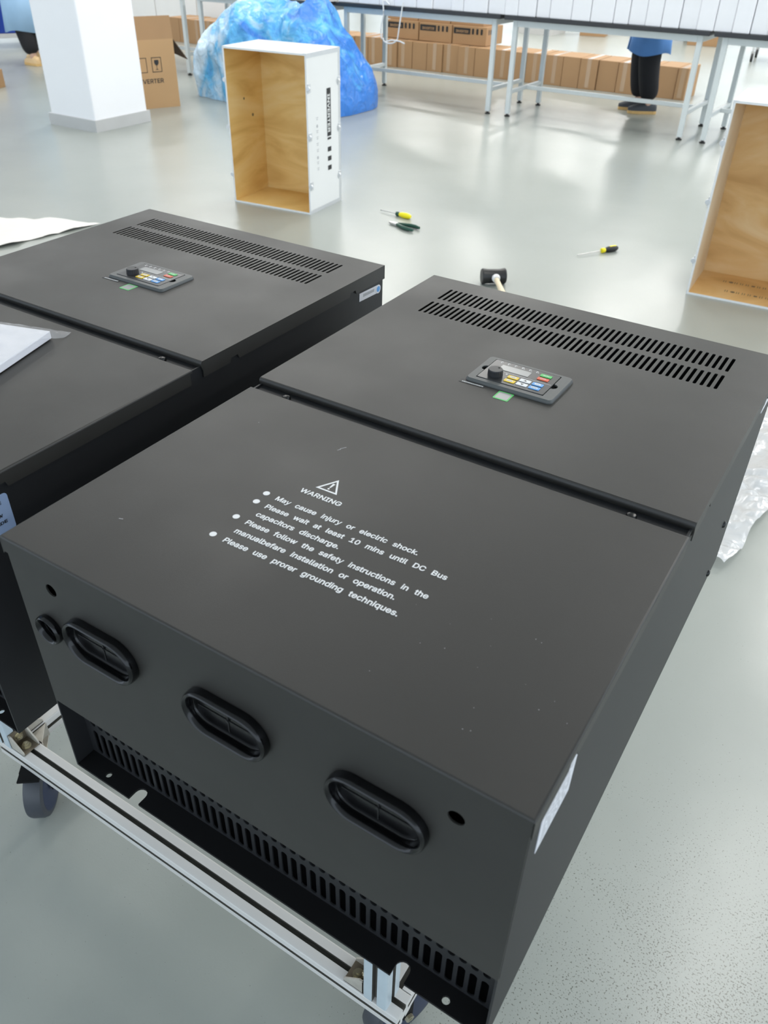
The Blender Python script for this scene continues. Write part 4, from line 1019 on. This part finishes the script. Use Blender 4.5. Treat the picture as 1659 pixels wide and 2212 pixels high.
for k in range(6): p2.box((0.17+0.055*k, 0.22, 0.8481), (0.195+0.055*k, 0.25, 0.8483), 0)
for k in range(10): p2.box((0.15+0.025*k, 0.10, 0.8481), (0.158+0.025*k, 0.108, 0.8483), 0)
p2.build('top_print', M_GINK, c1)
kn = MB(); kn.prism(circ(0.16, 0.56, 0.007, 8), 0, 0.0006, 0, TO_YZ @ Matrix.Translation((0, 0, 0.0102))); kn.prism(circ(0.24, 0.46, 0.009, 8), 0, 0.0006, 0, TO_YZ @ Matrix.Translation((0, 0, 0.0102)))
kn.build('wood_knot', M_GRIME, c1)

c2, tp2, bp2 = crate((-0.211, 3.732, 0), math.radians(3.5), 0.56, 0.37, 0.852, 'white crate standing on end at the right edge, stamped symbols inside its base', M_PLY2, M_PLYP, False)
p3 = MB()
for (yy, x0_) in ((0.10, 0.16), (0.235, 0.13)):
    for k in range(13):
        x = x0_+0.027*k
        if k in (1, 9): p3.prism(circ(x+0.01, yy+0.012, 0.011, 10), 0.0101, 0.0103)
        elif k == 5: p3.box((x, yy+0.004, 0.0101), (x+0.016, yy+0.02, 0.0103))
        else: p3.box((x, yy, 0.0101), (x+0.003, yy+0.026, 0.0103)); p3.box((x+0.010, yy, 0.0101), (x+0.013, yy+0.026, 0.0103))
p3.build('base_print', M_GRIME, c2)

# ------------------------------------------------------------------ open carton beside the pillar
ct_dir = math.atan2(0.305, 0.128)
cl_, cd_, ch_ = 0.46, 0.40, 0.545
ca = thing('open_carton', 'open brown cardboard carton with a glass symbol standing behind the near pillar', 'carton', (-5.453-0.46*math.cos(ct_dir), 5.705-0.46*math.sin(ct_dir), 0), ct_dir)
b = MB(); th = 0.005
b.box((0, 0, 0), (cl_, th, ch_)); b.box((0, cd_-th, 0), (cl_, cd_, ch_)); b.box((0, th, 0), (th, cd_-th, ch_)); b.box((cl_-th, th, 0), (cl_, cd_-th, ch_)); b.box((th, th, 0), (cl_-th, cd_-th, th))
b.build('carton_body', M_CARDT, ca)
MB().add([(0, 0, ch_), (cl_, 0, ch_), (cl_, 0.02, ch_+0.175), (0, 0.02, ch_+0.175), (0, th, ch_), (cl_, th, ch_), (cl_, 0.025, ch_+0.175), (0, 0.025, ch_+0.175)], [(0,1,2,3),(4,7,6,5),(0,4,5,1),(1,5,6,2),(2,6,7,3),(3,7,4,0)]).build('flap', M_CARD, ca)
MB().add([(cl_, 0.0, ch_), (cl_, cd_, ch_), (cl_+0.13, cd_, ch_-0.15), (cl_+0.13, 0.02, ch_-0.17), (cl_-th, 0.0, ch_-0.003), (cl_-th, cd_, ch_-0.003), (cl_+0.125, cd_, ch_-0.153), (cl_+0.125, 0.02, ch_-0.173)], [(0,1,2,3),(4,7,6,5),(0,4,5,1),(1,5,6,2),(2,6,7,3),(3,7,4,0)]).build('flap', M_CARDD, ca)
MB().add([(0, cd_, ch_), (cl_, cd_, ch_), (cl_, cd_+0.17, ch_-0.03), (0, cd_+0.17, ch_-0.03), (0, cd_-th, ch_), (cl_, cd_-th, ch_), (cl_, cd_+0.17, ch_-0.025), (0, cd_+0.17, ch_-0.025)], [(0,1,2,3),(4,7,6,5),(0,4,5,1),(1,5,6,2),(2,6,7,3),(3,7,4,0)]).build('flap', M_CARDD, ca)
cm = Matrix(((1,0,0,0),(0,0,-1,-0.0006),(0,1,0,0),(0,0,0,1)))
cp = MB()
def glass_sym(mb, x, z, s, mi, mx):
    mb.mesh(plate_mesh([rect(x, z, x+s*0.78, z+s), rect(x+s*0.05, z+s*0.05, x+s*0.73, z+s*0.95)], 0.0004), mi, mx)
    c = x+s*0.39
    mb.prism([(c-s*0.17, z+s*0.82), (c-s*0.18, z+s*0.62), (c-s*0.10, z+s*0.48), (c-s*0.02, z+s*0.44), (c-s*0.02, z+s*0.22), (c-s*0.14, z+s*0.16), (c+s*0.14, z+s*0.16), (c+s*0.02, z+s*0.22), (c+s*0.02, z+s*0.44), (c+s*0.10, z+s*0.48), (c+s*0.18, z+s*0.62), (c+s*0.17, z+s*0.82)], 0, 0.0004, mi, mx)
glass_sym(cp, 0.235, 0.29, 0.118, 0, cm)
cp.build('glass_symbol', M_INK, ca)
cp = MB()
cp.mesh(plate_mesh([rect(0.10, 0.29, 0.19, 0.408), rect(0.105, 0.295, 0.185, 0.403)], 0.0004), 0, cm)
cp.build('symbol_frame', M_INK, ca)
cp = MB()
cp.mesh(text_mesh('INVERTER', 0.062, 0.255, bold=0.0008, ext=0.0002), 0, cm @ Matrix.Translation((0.075, 0.205, 0)))
cp.build('carton_print', M_INK, ca)

# ------------------------------------------------------------------ blue plastic bag
def blob(name, m, blobs, seed, res=0.09, amp=0.06, parent=None, thresh=None):
    mb_ = bpy.data.metaballs.new('tmpmb'); mb_.resolution = res; mb_.threshold = 0.35
    for (x, y, z, r, sx, sy, sz) in blobs:
        el = mb_.elements.new(); el.type = 'ELLIPSOID'; el.co = (x, y, z); el.radius = r; el.size_x = sx; el.size_y = sy; el.size_z = sz
    o = bpy.data.objects.new('tmpmb', mb_); COL.objects.link(o)
    dg = bpy.context.evaluated_depsgraph_get()
    me = bpy.data.meshes.new_from_object(o.evaluated_get(dg))
    bpy.data.objects.remove(o); bpy.data.metaballs.remove(mb_)
    bm = bmesh.new(); bm.from_mesh(me)
    bm.normal_update()
    for v in bm.verts:
        p = v.co*1.0
        n = noise.noise(p*3.2+Vector((seed, 0, 0)))
        r1 = 1-abs(noise.noise(p*5.5+Vector((0, seed, 0))))*2
        r2 = 1-abs(noise.noise(p*13+Vector((0, 0, seed))))*2
        v.co += v.normal*(amp*n+amp*0.7*max(r1, 0)**2+amp*0.25*r2)
        if v.co.z < 0.002: v.co.z = 0.002
    bm.to_mesh(me); bm.free()
    for p in me.polygons: p.use_smooth = True
    me.materials.clear(); me.materials.append(m)
    ob = bpy.data.objects.new(name, me); COL.objects.link(ob)
    if parent: ob.parent = parent
    return ob
def heap(name, m, prof, nx, ny, amp, seed):
    """crumpled heap: for each x slice an arc from the floor in front to the floor behind; prof = (x, height, half depth)"""
    def ip(x):
        for a, b in zip(prof, prof[1:]):
            if a[0] <= x <= b[0]:
                t = (x-a[0])/(b[0]-a[0]); return a[1]*(1-t)+b[1]*t, a[2]*(1-t)+b[2]*t
        return prof[-1][1:]
    vs = []; fs = []
    xa, xb = prof[0][0], prof[-1][0]
    for i in range(nx+1):
        x = xa+(xb-xa)*i/nx; h, d = ip(x)
        for j in range(ny+1):
            a = math.pi*j/ny; ca, sa = math.cos(a), math.sin(a)
            y = -d*math.copysign(abs(ca)**0.75, ca); z = h*abs(sa)**0.62
            p = Vector((x, y, z))
            n = Vector((0.25*(2*(i/nx)-1), y/(d+0.05), z/(h+0.05)+0.05)).normalized()
            q = Vector((x*1.8+seed, y*1.8, z*1.8)); q2 = Vector((x*3.6+z*2.6, y*3.6, z*1.8-x*1.6+seed))
            v1 = noise.voronoi(q)[0]; v2 = noise.voronoi(q2)[0]; v3 = noise.voronoi(q2*2.3)[0]
            dsp = amp*(1.0*(v1[0]-0.35)+0.50*(0.3-(v2[1]-v2[0]))+0.10*(0.3-(v3[1]-v3[0])))
            p += n*dsp*min(1.0, 0.25+z*4)
            if p.z < 0.003 or j in (0, ny): p.z = 0.003
            vs.append(p)
    for i in range(nx):
        for j in range(ny):
            q = i*(ny+1)+j; fs.append((q, q+ny+1, q+ny+2, q+1))
    fs.append(tuple(range(ny+1))); fs.append(tuple(reversed([nx*(ny+1)+j for j in range(ny+1)])))
    return MB().add(vs, fs).build(name, m, None, smooth=50)
bb = heap('plastic_sack', M_BAG, [(-1.02, 0.10, 0.12), (-0.96, 0.36, 0.26), (-0.84, 0.58, 0.36), (-0.6, 0.72, 0.42), (-0.3, 0.79, 0.45), (0.0, 0.79, 0.46), (0.28, 0.76, 0.46), (0.40, 0.80, 0.44), (0.47, 0.90, 0.40), (0.53, 0.82, 0.42), (0.62, 0.70, 0.45), (0.78, 0.58, 0.45), (0.92, 0.40, 0.42), (1.02, 0.22, 0.34), (1.06, 0.08, 0.2)], 190, 90, 0.16, 3.3)
bb.scale = (0.89, 0.86, 0.96); bb.location = (-4.90, 6.50, 0)
tag(bb, 'big crumpled blue plastic sack of packing waste behind the middle crate', 'bag')
gb = blob('plastic_sack', M_GREYBAG, [(0, 0, 0.28, 1, 0.30, 0.28, 0.34), (-0.1, 0, 0.6, 1, 0.2, 0.2, 0.3)], 8.0, 0.08, 0.05)
gb.location = (-6.80, 6.25, 0)
tag(gb, 'grey plastic sack standing behind the open carton by the pillar', 'bag')

# ------------------------------------------------------------------ plastic sheets on the floor
def zs(x, y): 
    n = noise.noise(Vector((x*5, y*5, 2.0)))*0.03+noise.noise(Vector((x*16, y*16, 7.0)))*0.015
    return (x, y, 0.006+abs(n))
def poly_sheet(name, m, quad, nx, ny, h1, h2, seed):
    a, b_, c_, d_ = [Vector((*q, 0)) for q in quad]
    vs = []; fs = []
    for j in range(ny+1):
        for i in range(nx+1):
            u, v = i/nx, j/ny
            p = a*(1-u)*(1-v)+b_*u*(1-v)+c_*u*v+d_*(1-u)*v
            p.x += noise.noise(Vector((u*6, v*6, seed)))*0.03; p.y += noise.noise(Vector((v*6, u*6, seed+3)))*0.03
            z = 0.004+abs(noise.noise(Vector((p.x*5, p.y*5, seed))))*h1+abs(noise.noise(Vector((p.x*19, p.y*19, seed))))*h2
            vs.append((p.x, p.y, z))
    for j in range(ny):
        for i in range(nx):
            q = j*(nx+1)+i; fs.append((q, q+1, q+nx+2, q+nx+1))
    return MB().add(vs, fs).build(name, m, None, smooth=30, normals=False)
ps = poly_sheet('plastic_sheet', M_FILMW, [(0.10, 1.62), (0.462, 1.69), (0.62, 2.75), (0.05, 2.75)], 60, 90, 0.05, 0.02, 2)
tag(ps, 'crumpled clear plastic sheet on the floor along the right side of the near cabinet', 'plastic sheet')
fs_ = poly_sheet('foam_sheet', M_SHEET, [(-4.3, 1.2), (-3.43, 2.12), (-3.31, 2.83), (-4.2, 2.4)], 30, 30, 0.03, 0.004, 5)
fs_.location = (0, 0, 0)
tag(fs_, 'thin white foam sheet with a curled corner on the floor behind the left cabinet', 'foam sheet')

# ------------------------------------------------------------------ work tables
TH = 0.762
def make_table():
    t = thing('work_table', 'x', 'table', (0, 0, 0), 0, 'work tables in a row across the hall')
    w2, d2 = 1.62, 0.74; s = 0.04
    MB().box((-0.06, -0.06, TH), (w2+0.06, d2+0.06, TH+0.032)).build('worktop', M_SLAB, t, bevel=0.003)
    for x in (0, w2-s):
        for y in (0, d2-s):
            l = MB().box((x, y, 0.022), (x+s, y+s, TH)).build('leg', M_TBL, t, bevel=0.004)
            MB().lathe([(0.024, 0), (0.026, 0.008), (0.012, 0.014), (0.010, 0.024)], 16, 0, Matrix.Translation((x+s/2, y+s/2, 0))).build('foot', M_FOOT, l, smooth=40)
    for (a, b_) in (((s, 0, TH-0.052), (w2-s, s, TH)), ((s, d2-s, TH-0.052), (w2-s, d2, TH)), ((0, s, TH-0.052), (s, d2-s, TH)), ((w2-s, s, TH-0.052), (w2, d2-s, TH))):
        MB().box(a, b_).build('apron_rail', M_TBL, t, bevel=0.004)
    for (a, b_) in (((0.004, s, 0.185), (s-0.004, d2-s, 0.217)), ((w2-s+0.004, s, 0.185), (w2-0.004, d2-s, 0.217)), ((s-0.004, d2/2-0.016, 0.185), (w2-s+0.004, d2/2+0.016, 0.217))):
        MB().box(a, b_).build('stretcher', M_TBL, t, bevel=0.003)
    return t
tb = make_table()
txs = [(-6.31-1.92, 'last one to the left, behind the pillar and carton'), (-6.40, 'behind the blue sack'), (-4.625, 'a white cable looped from its edge'), (-2.845, 'the worker in the blue coat behind it'), (-1.07, 'behind the right-hand crate')]
for i, (x, s) in enumerate(txs):
    o = tb if i == 0 else copy_tree(tb)
    o.location = (x, 7.18 + (0 if i > 1 else -0.12), 0)
    o['label'] = 'white-framed work table with black top, ' + s
ORD1 = ['', 'first', 'second', 'third', 'fourth', 'fifth', 'sixth', 'seventh', 'eighth', 'ninth', 'tenth', 'eleventh', 'twelfth', 'thirteenth', 'fourteenth', 'fifteenth', 'sixteenth', 'seventeenth', 'eighteenth', 'nineteenth', 'twentieth']
def ordinal(n):
    if n <= 20: return ORD1[n]
    if n == 30: return 'thirtieth'
    return ('twenty-' if n < 30 else 'thirty-')+ORD1[n % 10]
# white foam blocks lined up on the tables
rs = random.Random(11)
fb0 = None
x = -4.66; i = 0
FD = {0: 'first at the left end above the cable'}
spans = []
while x < 0.55:
    wd = rs.choice((0.126, 0.13, 0.135, 0.175)) if x > -1.9 else rs.choice((0.12, 0.16, 0.19, 0.23))
    spans.append((x, wd)); x += wd+rs.uniform(0.002, 0.006)
for i, (x, wd) in enumerate(spans):
    hh = 0.34+rs.uniform(-0.02, 0.03); yy = 7.14+rs.uniform(-0.008, 0.012)
    o = MB().box((0, 0, 0), (wd, 0.42, hh)).build('foam_block', M_FOAM, None, bevel=0.006, loc=(x, yy, TH+0.0325))
    tag(o, 'white foam block, %s from the left end of the line on the tables' % ordinal(i+1), 'foam block', 'white foam blocks on the work tables')
# looped white cable
cb = MB(); pts = []
for k in range(13):
    a = k/12; pts.append((-4.135+0.012*math.sin(a*6), 7.10, 0.83-0.30*a))
for k in range(7):
    a = math.pi*(k/6); pts.append((-4.045-0.075*math.cos(a), 7.10-0.02*math.sin(a), 0.535-0.035*math.sin(a)))
for k in range(13):
    a = k/12; pts.append((-3.965+0.05*a, 7.10, 0.535+0.30*a))
cb.tube(pts, 0.006, 8)
cb.tube([(-4.10, 7.09, 0.505), (-4.02, 7.085, 0.53), (-3.93, 7.09, 0.525), (-3.88, 7.09, 0.51)], 0.006, 8)
cb.tube([(-4.14, 7.10, 0.83), (-4.13, 7.11, 0.838), (-4.10, 7.113, 0.83), (-4.06, 7.105, 0.805)], 0.006, 8)
tag(cb.build('cable', M_CABLE, None, smooth=60), 'white cable hanging in a knotted loop from the table edge', 'cable')

# ------------------------------------------------------------------ carton row behind the tables
def carton(loc, wd, dp, hh, tape, label, group, rz=0.0, pr=False):
    t = thing('carton', label, 'carton', loc, rz, group)
    mb = MB().box((0, 0, 0), (wd, dp, hh))
    mb.build('carton_box', M_CARD, t, bevel=0.003)
    if tape:
        tp = MB(); c = wd*tape
        tp.box((c-0.020, -0.001, 0.02), (c+0.024, 0.0, hh)); tp.box((c-0.024, -0.001, hh), (c+0.024, dp, hh+0.001))
        tp.build('tape', M_TAPE, t)
    if pr:
        cm2 = Matrix(((1,0,0,0),(0,0,-1,-0.001),(0,1,0,0),(0,0,0,1)))
        q = MB(); q.box((0.012, 0.105, 0), (0.225, 0.165, 0.0004), 0, cm2)
        q.mesh(text_mesh('INVERTER', 0.046, 0.16, bold=0.0008, ext=0.0001), 1, cm2 @ Matrix.Translation((0.04, 0.118, 0.0005)))
        q.build('carton_print', [M_INK, M_CARD, M_INK], t)
        for k in range(3): q = MB(); q.prism(rrect(0.245+0.055*k, 0.108, 0.272+0.055*k, 0.165, 0.008, 3), 0, 0.0004, 0, cm2); q.build('print_mark', M_INK, t)
        sm = Matrix(((0,0,1,wd+0.0006),(1,0,0,0),(0,1,0,0),(0,0,0,1)))
        for k in range(5): q = MB(); q.prism(rrect(0.05+0.05*k, 0.108, 0.072+0.05*k, 0.16, 0.006, 3), 0, 0.0004, 0, sm); q.build('print_mark', M_INK, t)
    return t
rs = random.Random(21)
x = -8.9; k = 0; row = []
GR = 'sealed brown cartons in the long floor row'
while x < -1.80:
    wd = 0.195+rs.uniform(-0.006, 0.02)
    if x+wd > -1.72: wd = -1.74-x
    row.append(carton((x, 9.08+rs.uniform(-0.012, 0.012)+0.010*(k % 3 == 0), 0), wd, 0.42, 0.288+rs.uniform(-0.003, 0.003), rs.choice((0.35, 0.5, 0.55, 0)), '', GR))
    x += wd+0.007; k += 1
for k, o in enumerate(reversed(row)):
    o['label'] = 'narrow brown carton in the floor row, %s from its right end behind the tables' % ordinal(k+1)
G2 = 'printed cartons on top of the floor row'
lab2 = ['brown INVERTER carton on the floor row, left of the three printed fronts', 'brown INVERTER carton on the floor row, middle of the three printed fronts', 'brown INVERTER carton on the floor row, right of the three printed fronts']
for i in range(3):
    carton((-5.40+0.445*i, 9.20, 0.292), 0.43, 0.42, 0.185, 0, lab2[i], G2, 0, True)
for i in range(3):
    carton((-5.44+0.43*i, 9.27, 0.478), 0.42, 0.40, 0.185, 0, 'brown carton in the upper layer, above the %s printed carton front' % ('left', 'middle', 'right')[i], 'upper layer of stacked cartons')
# ------------------------------------------------------------------ people
def skin_mesh(name, m, verts, edges, radii, parent, sub=2, root=0):
    me = bpy.data.meshes.new(name); me.from_pydata(verts, edges, [])
    o = bpy.data.objects.new(name, me); COL.objects.link(o); o.parent = parent
    sk = o.modifiers.new('skin', 'SKIN'); sk.use_smooth_shade = True
    for i, r in enumerate(radii): me.skin_vertices[0].data[i].radius = (r, r) if not isinstance(r, tuple) else r
    me.skin_vertices[0].data[root].use_root = True
    s = o.modifiers.new('sub', 'SUBSURF'); s.levels = sub; s.render_levels = sub
    me.materials.append(m); return o

def person(loc, rz, label, coat_m, shoe_m, sole_m, step=0.0, hem=0.48):
    t = thing('person', label, 'person', loc, rz, None)
    # faces local -y
    F = [(-0.085, 0.06-step, 0.07), (0.095, 0.02+step, 0.07)]
    Kn = [(-0.09, -0.02-step*0.4, 0.45), (0.10, -0.03+step*0.5, 0.45)]
    H = [(-0.085, 0, 0.82), (0.085, 0, 0.82)]
    v = [(0, 0, 0.88), (0, 0.01, 1.05), (0, 0.01, 1.28), (0, 0.0, 1.36), (0, -0.01, 1.41), (0, -0.015, 1.45)]
    r = [0.14, 0.13, 0.14, 0.07, 0.052, 0.05]
    e = [(0, 1), (1, 2), (2, 3), (3, 4), (4, 5)]
    def addv(p, rr, fr):
        v.append(p); r.append(rr); e.append((fr, len(v)-1)); return len(v)-1
    for i in range(2):
        a = addv(H[i], 0.085, 0); b_ = addv(Kn[i], 0.058, a); c_ = addv(F[i], 0.038, b_); addv((F[i][0], F[i][1]-0.11, 0.035), 0.03, c_)
    hands = []
    for s in (-1, 1):
        a = addv((0.17*s, 0.01, 1.31), 0.055, 2); b_ = addv((0.225*s, 0.02, 1.06), 0.042, a); c_ = addv((0.20*s, -0.16, 0.92), 0.030, b_)
        d_ = addv((0.19*s, -0.225, 0.895), 0.026, c_)
        for q in range(4):
            f1 = addv(((0.19+(q-1.5)*0.018)*s, -0.265, 0.885), 0.009, d_); addv(((0.19+(q-1.5)*0.020)*s, -0.295+0.005*abs(q-1.5), 0.862), 0.008, f1)
        f1 = addv((0.158*s, -0.235, 0.885), 0.010, d_); addv((0.150*s, -0.262, 0.870), 0.009, f1)
    # head
    h0 = addv((0, -0.015, 1.50), 0.066, 5); h1 = addv((0, -0.005, 1.57), 0.084, h0); addv((0, 0.0, 1.64), 0.066, h1)
    skin_mesh('body', M_SKIN, v, e, r, t)
    # face and hair
    fc = MB()
    fc.lathe([(0, 0), (0.011, 0.004), (0.004, 0.03), (0, 0.034)], 10, 0, Matrix.Translation((0, -0.088, 1.515)) @ Matrix.Rotation(0.25, 4, 'X'))
    for s in (-1, 1): fc.lathe([(0, -0.009), (0.008, -0.004), (0.009, 0.003), (0, 0.009)], 10, 1, Matrix.Translation((0.030*s, -0.079, 1.56)))
    for s in (-1, 1): fc.lathe([(0, -0.02), (0.01, -0.012), (0.012, 0.012), (0, 0.02)], 10, 0, Matrix.Translation((0.083*s, 0.0, 1.545)))
    fc.box((-0.022, -0.083, 1.482), (0.022, -0.075, 1.488), 2)
    fc.build('face', [M_SKIN, M_HAIR, M_RED], t, smooth=60)
    hr = MB(); vs = []; fs = []
    for j in range(7):
        ph = math.pi/2*(1-j/6)+0.0
        for q in range(20):
            a = 2*math.pi*q/20; zz = 1.585+0.10*math.sin(ph) - (0.07 if math.sin(a) > -0.2 else 0.0)*(j/6)
            vs.append((0.098*math.cos(ph)*math.cos(a), 0.006+0.100*math.cos(ph)*math.sin(a), zz))
    for j in range(6):
        for q in range(20): fs.append((j*20+q, j*20+(q+1) % 20, (j+1)*20+(q+1) % 20, (j+1)*20+q))
    hr.add(vs, fs).build('hair', M_HAIR, t, smooth=80)
    # trousers
    tv = [(0, 0, 0.90)]; te = []; tr = [0.155]
    for i in range(2):
        n0 = len(tv)
        tv += [(H[i][0]*0.95, 0, 0.78), ((H[i][0]+Kn[i][0])/2, Kn[i][1]*0.5, 0.62), Kn[i], ((Kn[i][0]+F[i][0])/2, (Kn[i][1]+F[i][1])/2, 0.25), (F[i][0], F[i][1], 0.10)]
        tr += [0.120, 0.118, 0.108, 0.098, 0.092]
        te += [(0, n0), (n0, n0+1), (n0+1, n0+2), (n0+2, n0+3), (n0+3, n0+4)]
    skin_mesh('trousers', M_TROU, tv, te, tr, t)
    # shoes
    for i in range(2):
        sh = MB(); fx, fy = F[i][0], F[i][1]
        secs = [(0.075, 0.026, 0.055), (0.05, 0.038, 0.075), (-0.01, 0.040, 0.080), (-0.09, 0.046, 0.060), (-0.15, 0.040, 0.045), (-0.185, 0.020, 0.032)]
        vs = []; fs = []
        for (yy, hw, hh) in secs:
            for q in range(10):
                a = math.pi*q/9; vs.append((fx+hw*math.cos(a), fy+yy, 0.022+hh*math.sin(a)**0.7))
        for j in range(5):
            for q in range(9): fs.append((j*10+q, j*10+q+1, (j+1)*10+q+1, (j+1)*10+q))
        fs.append(tuple(range(10))); fs.append(tuple(reversed(range(50, 60))))
        sh.add(vs, fs)
        o = sh.build('shoe', shoe_m, t, smooth=60)
        outl = [(fx+hw+0.004, fy+yy) for yy, hw, hh in secs]+[(fx-hw-0.004, fy+yy) for yy, hw, hh in reversed(secs)]
        MB().prism(outl, 0.001, 0.026).build('sole', sole_m, o)
    # coat: open-fronted shell with back vent
    vs = []; fs = []; N = 36
    rows = [(1.375, 0.10, 0.075), (1.345, 0.165, 0.10), (1.25, 0.20, 0.125), (1.0, 0.195, 0.135), (0.85, 0.215, 0.155), (0.65, 0.235, 0.175), (hem, 0.25, 0.19)]
    for j, (z, rx, ry) in enumerate(rows):
        for q in range(N+1):
            gap = 0.02+0.13*max(0, (1.0-z))
            a = -math.pi/2+gap+(2*math.pi-2*gap)*q/N
            fold = 1+0.05*max(0, 1.0-z)*math.sin(a*9)
            vs.append((rx*fold*math.cos(a), ry*fold*math.sin(a), z+0.015*math.sin(a*3)*(j == len(rows)-1)))
    for j in range(len(rows)-1):
        for q in range(N): fs.append((j*(N+1)+q, j*(N+1)+q+1, (j+1)*(N+1)+q+1, (j+1)*(N+1)+q))
    c = MB().add(vs, fs).build('coat', coat_m, t, smooth=60, normals=False)
    so = c.modifiers.new('solid', 'SOLIDIFY'); so.thickness = 0.006
    for s in (-1, 1):
        MB().tube([(0.13*s, 0.01, 1.325), (0.185*s, 0.01, 1.28), (0.228*s, 0.02, 1.06), (0.205*s, -0.13, 0.935)], [0.075, 0.075, 0.062, 0.048], 14).build('sleeve', coat_m, c, smooth=60)
    return t
person((-1.93, 8.22, 0), math.radians(-62), 'person in an open blue work coat and black trousers standing behind the table', M_COATB, M_SHOE, M_SOLE, 0.05, 0.50)
person((-8.57, 6.56, 0), math.radians(-95), 'person in a light blue coat, black trousers and tan shoes beside the near pillar', M_COATL, M_SHOET, M_SOLE, 0.14, 0.335)
person((-6.72, 8.30, 0), math.radians(10), 'person in a blue coat standing between the tables and the blue sack', M_COATB, M_SHOE, M_SOLE, 0.02, 0.52)

# ------------------------------------------------------------------ far things
# blue bin trolley at the upper left
bt = thing('bin_trolley', 'blue panelled trolley with grey frame at the upper left edge', 'trolley', (-9.9, 6.95, 0), math.radians(62))
MB().box((-0.9, 0.0, 0.17), (0.6, 0.6, 1.1)).build('blue_panel', M_BLUE, bt, bevel=0.01)
MB().box((-0.92, -0.02, 0.12), (0.62, 0.62, 0.17)).build('frame', M_BASE, bt)
for x in (-0.85, 0.5):
    for y in (0.03, 0.55):
        MB().cyl((x, y-0.015, 0.05), (x, y+0.015, 0.05), 0.05, 20).build('wheel', M_FOOT, bt, smooth=40)
        MB().box((x-0.02, y-0.025, 0.05), (x+0.02, y+0.025, 0.12)).build('fork', M_GALV, bt)
lb = carton((-7.72, 4.85, 0), 0.38, 0.4, 0.16, 0.5, 'brown carton on the floor at the left edge beyond the left cabinet', None, 0.35)
# white cabinet behind the carton row
wc = thing('cabinet', 'low white cabinet behind the carton row, left of the blue sack', 'cabinet', (-10.6, 9.75, 0))
MB().box((0, 0, 0.08), (3.3, 0.6, 0.95)).build('cabinet_body', M_WPAINT, wc, bevel=0.005)
for k in range(4): MB().box((0.01+0.825*k, -0.018, 0.10), (0.815+0.825*k, 0, 0.80)).build('door', M_WPAINT, wc, bevel=0.003)
MB().box((0, 0.03, 0), (3.3, 0.57, 0.08)).build('plinth', M_BASE, wc)
# carts and boxes beyond the tables
def shelf_trolley(loc, rz, label):
    t = thing('shelf_trolley', label, 'trolley', loc, rz)
    w_, d_ = 0.8, 0.5
    for x in (0, w_):
        for y in (0, d_):
            MB().cyl((x, y, 0.12), (x, y, 1.0), 0.016, 12).build('post', M_CHROME, t, smooth=40)
            MB().cyl((x-0.014, y, 0.05), (x+0.014, y, 0.05), 0.05, 20).build('wheel', M_FOOT, t, smooth=40)
            MB().box((x-0.022, y-0.018, 0.05), (x+0.022, y+0.018, 0.125)).build('fork', M_CHROME, t)
    for z in (0.22, 0.60, 0.95):
        MB().box((-0.02, -0.02, z), (w_+0.02, d_+0.02, z+0.03)).build('shelf', M_CHROME, t, bevel=0.004)
    return t
shelf_trolley((-1.85, 12.65, 0), math.radians(5), 'chrome shelf trolley on black wheels at the upper right edge')
wb = carton((-3.05, 13.9, 0), 0.45, 1.1, 0.30, 0, 'pale wooden box behind the table joint at the upper right', None, 0.1)
dk = MB().box((0, 0, 0.10), (0.85, 0.5, 0.32)).box((0.03, 0.03, 0), (0.12, 0.12, 0.10)).box((0.73, 0.03, 0), (0.82, 0.12, 0.10)).box((0.03, 0.38, 0), (0.12, 0.47, 0.10)).box((0.73, 0.38, 0), (0.82, 0.47, 0.10)).build('tool_chest', M_FLAT, None, bevel=0.01, loc=(-3.95, 14.25, 0), rot=(0, 0, 0.1))
tag(dk, 'low black chest on short feet far behind the worker', 'chest')
carton((-4.75, 13.9, 0), 0.40, 0.35, 0.42, 0, 'brown carton on the far floor just right of the far pillar', None, 0.2)
gk = MB().box((0, 0, 0), (0.55, 0.4, 0.55)).build('grey_bin', M_BASE, None, bevel=0.04, loc=(-5.0, 15.6, 0))
tag(gk, 'grey bin on the floor behind the far pillar', 'bin')
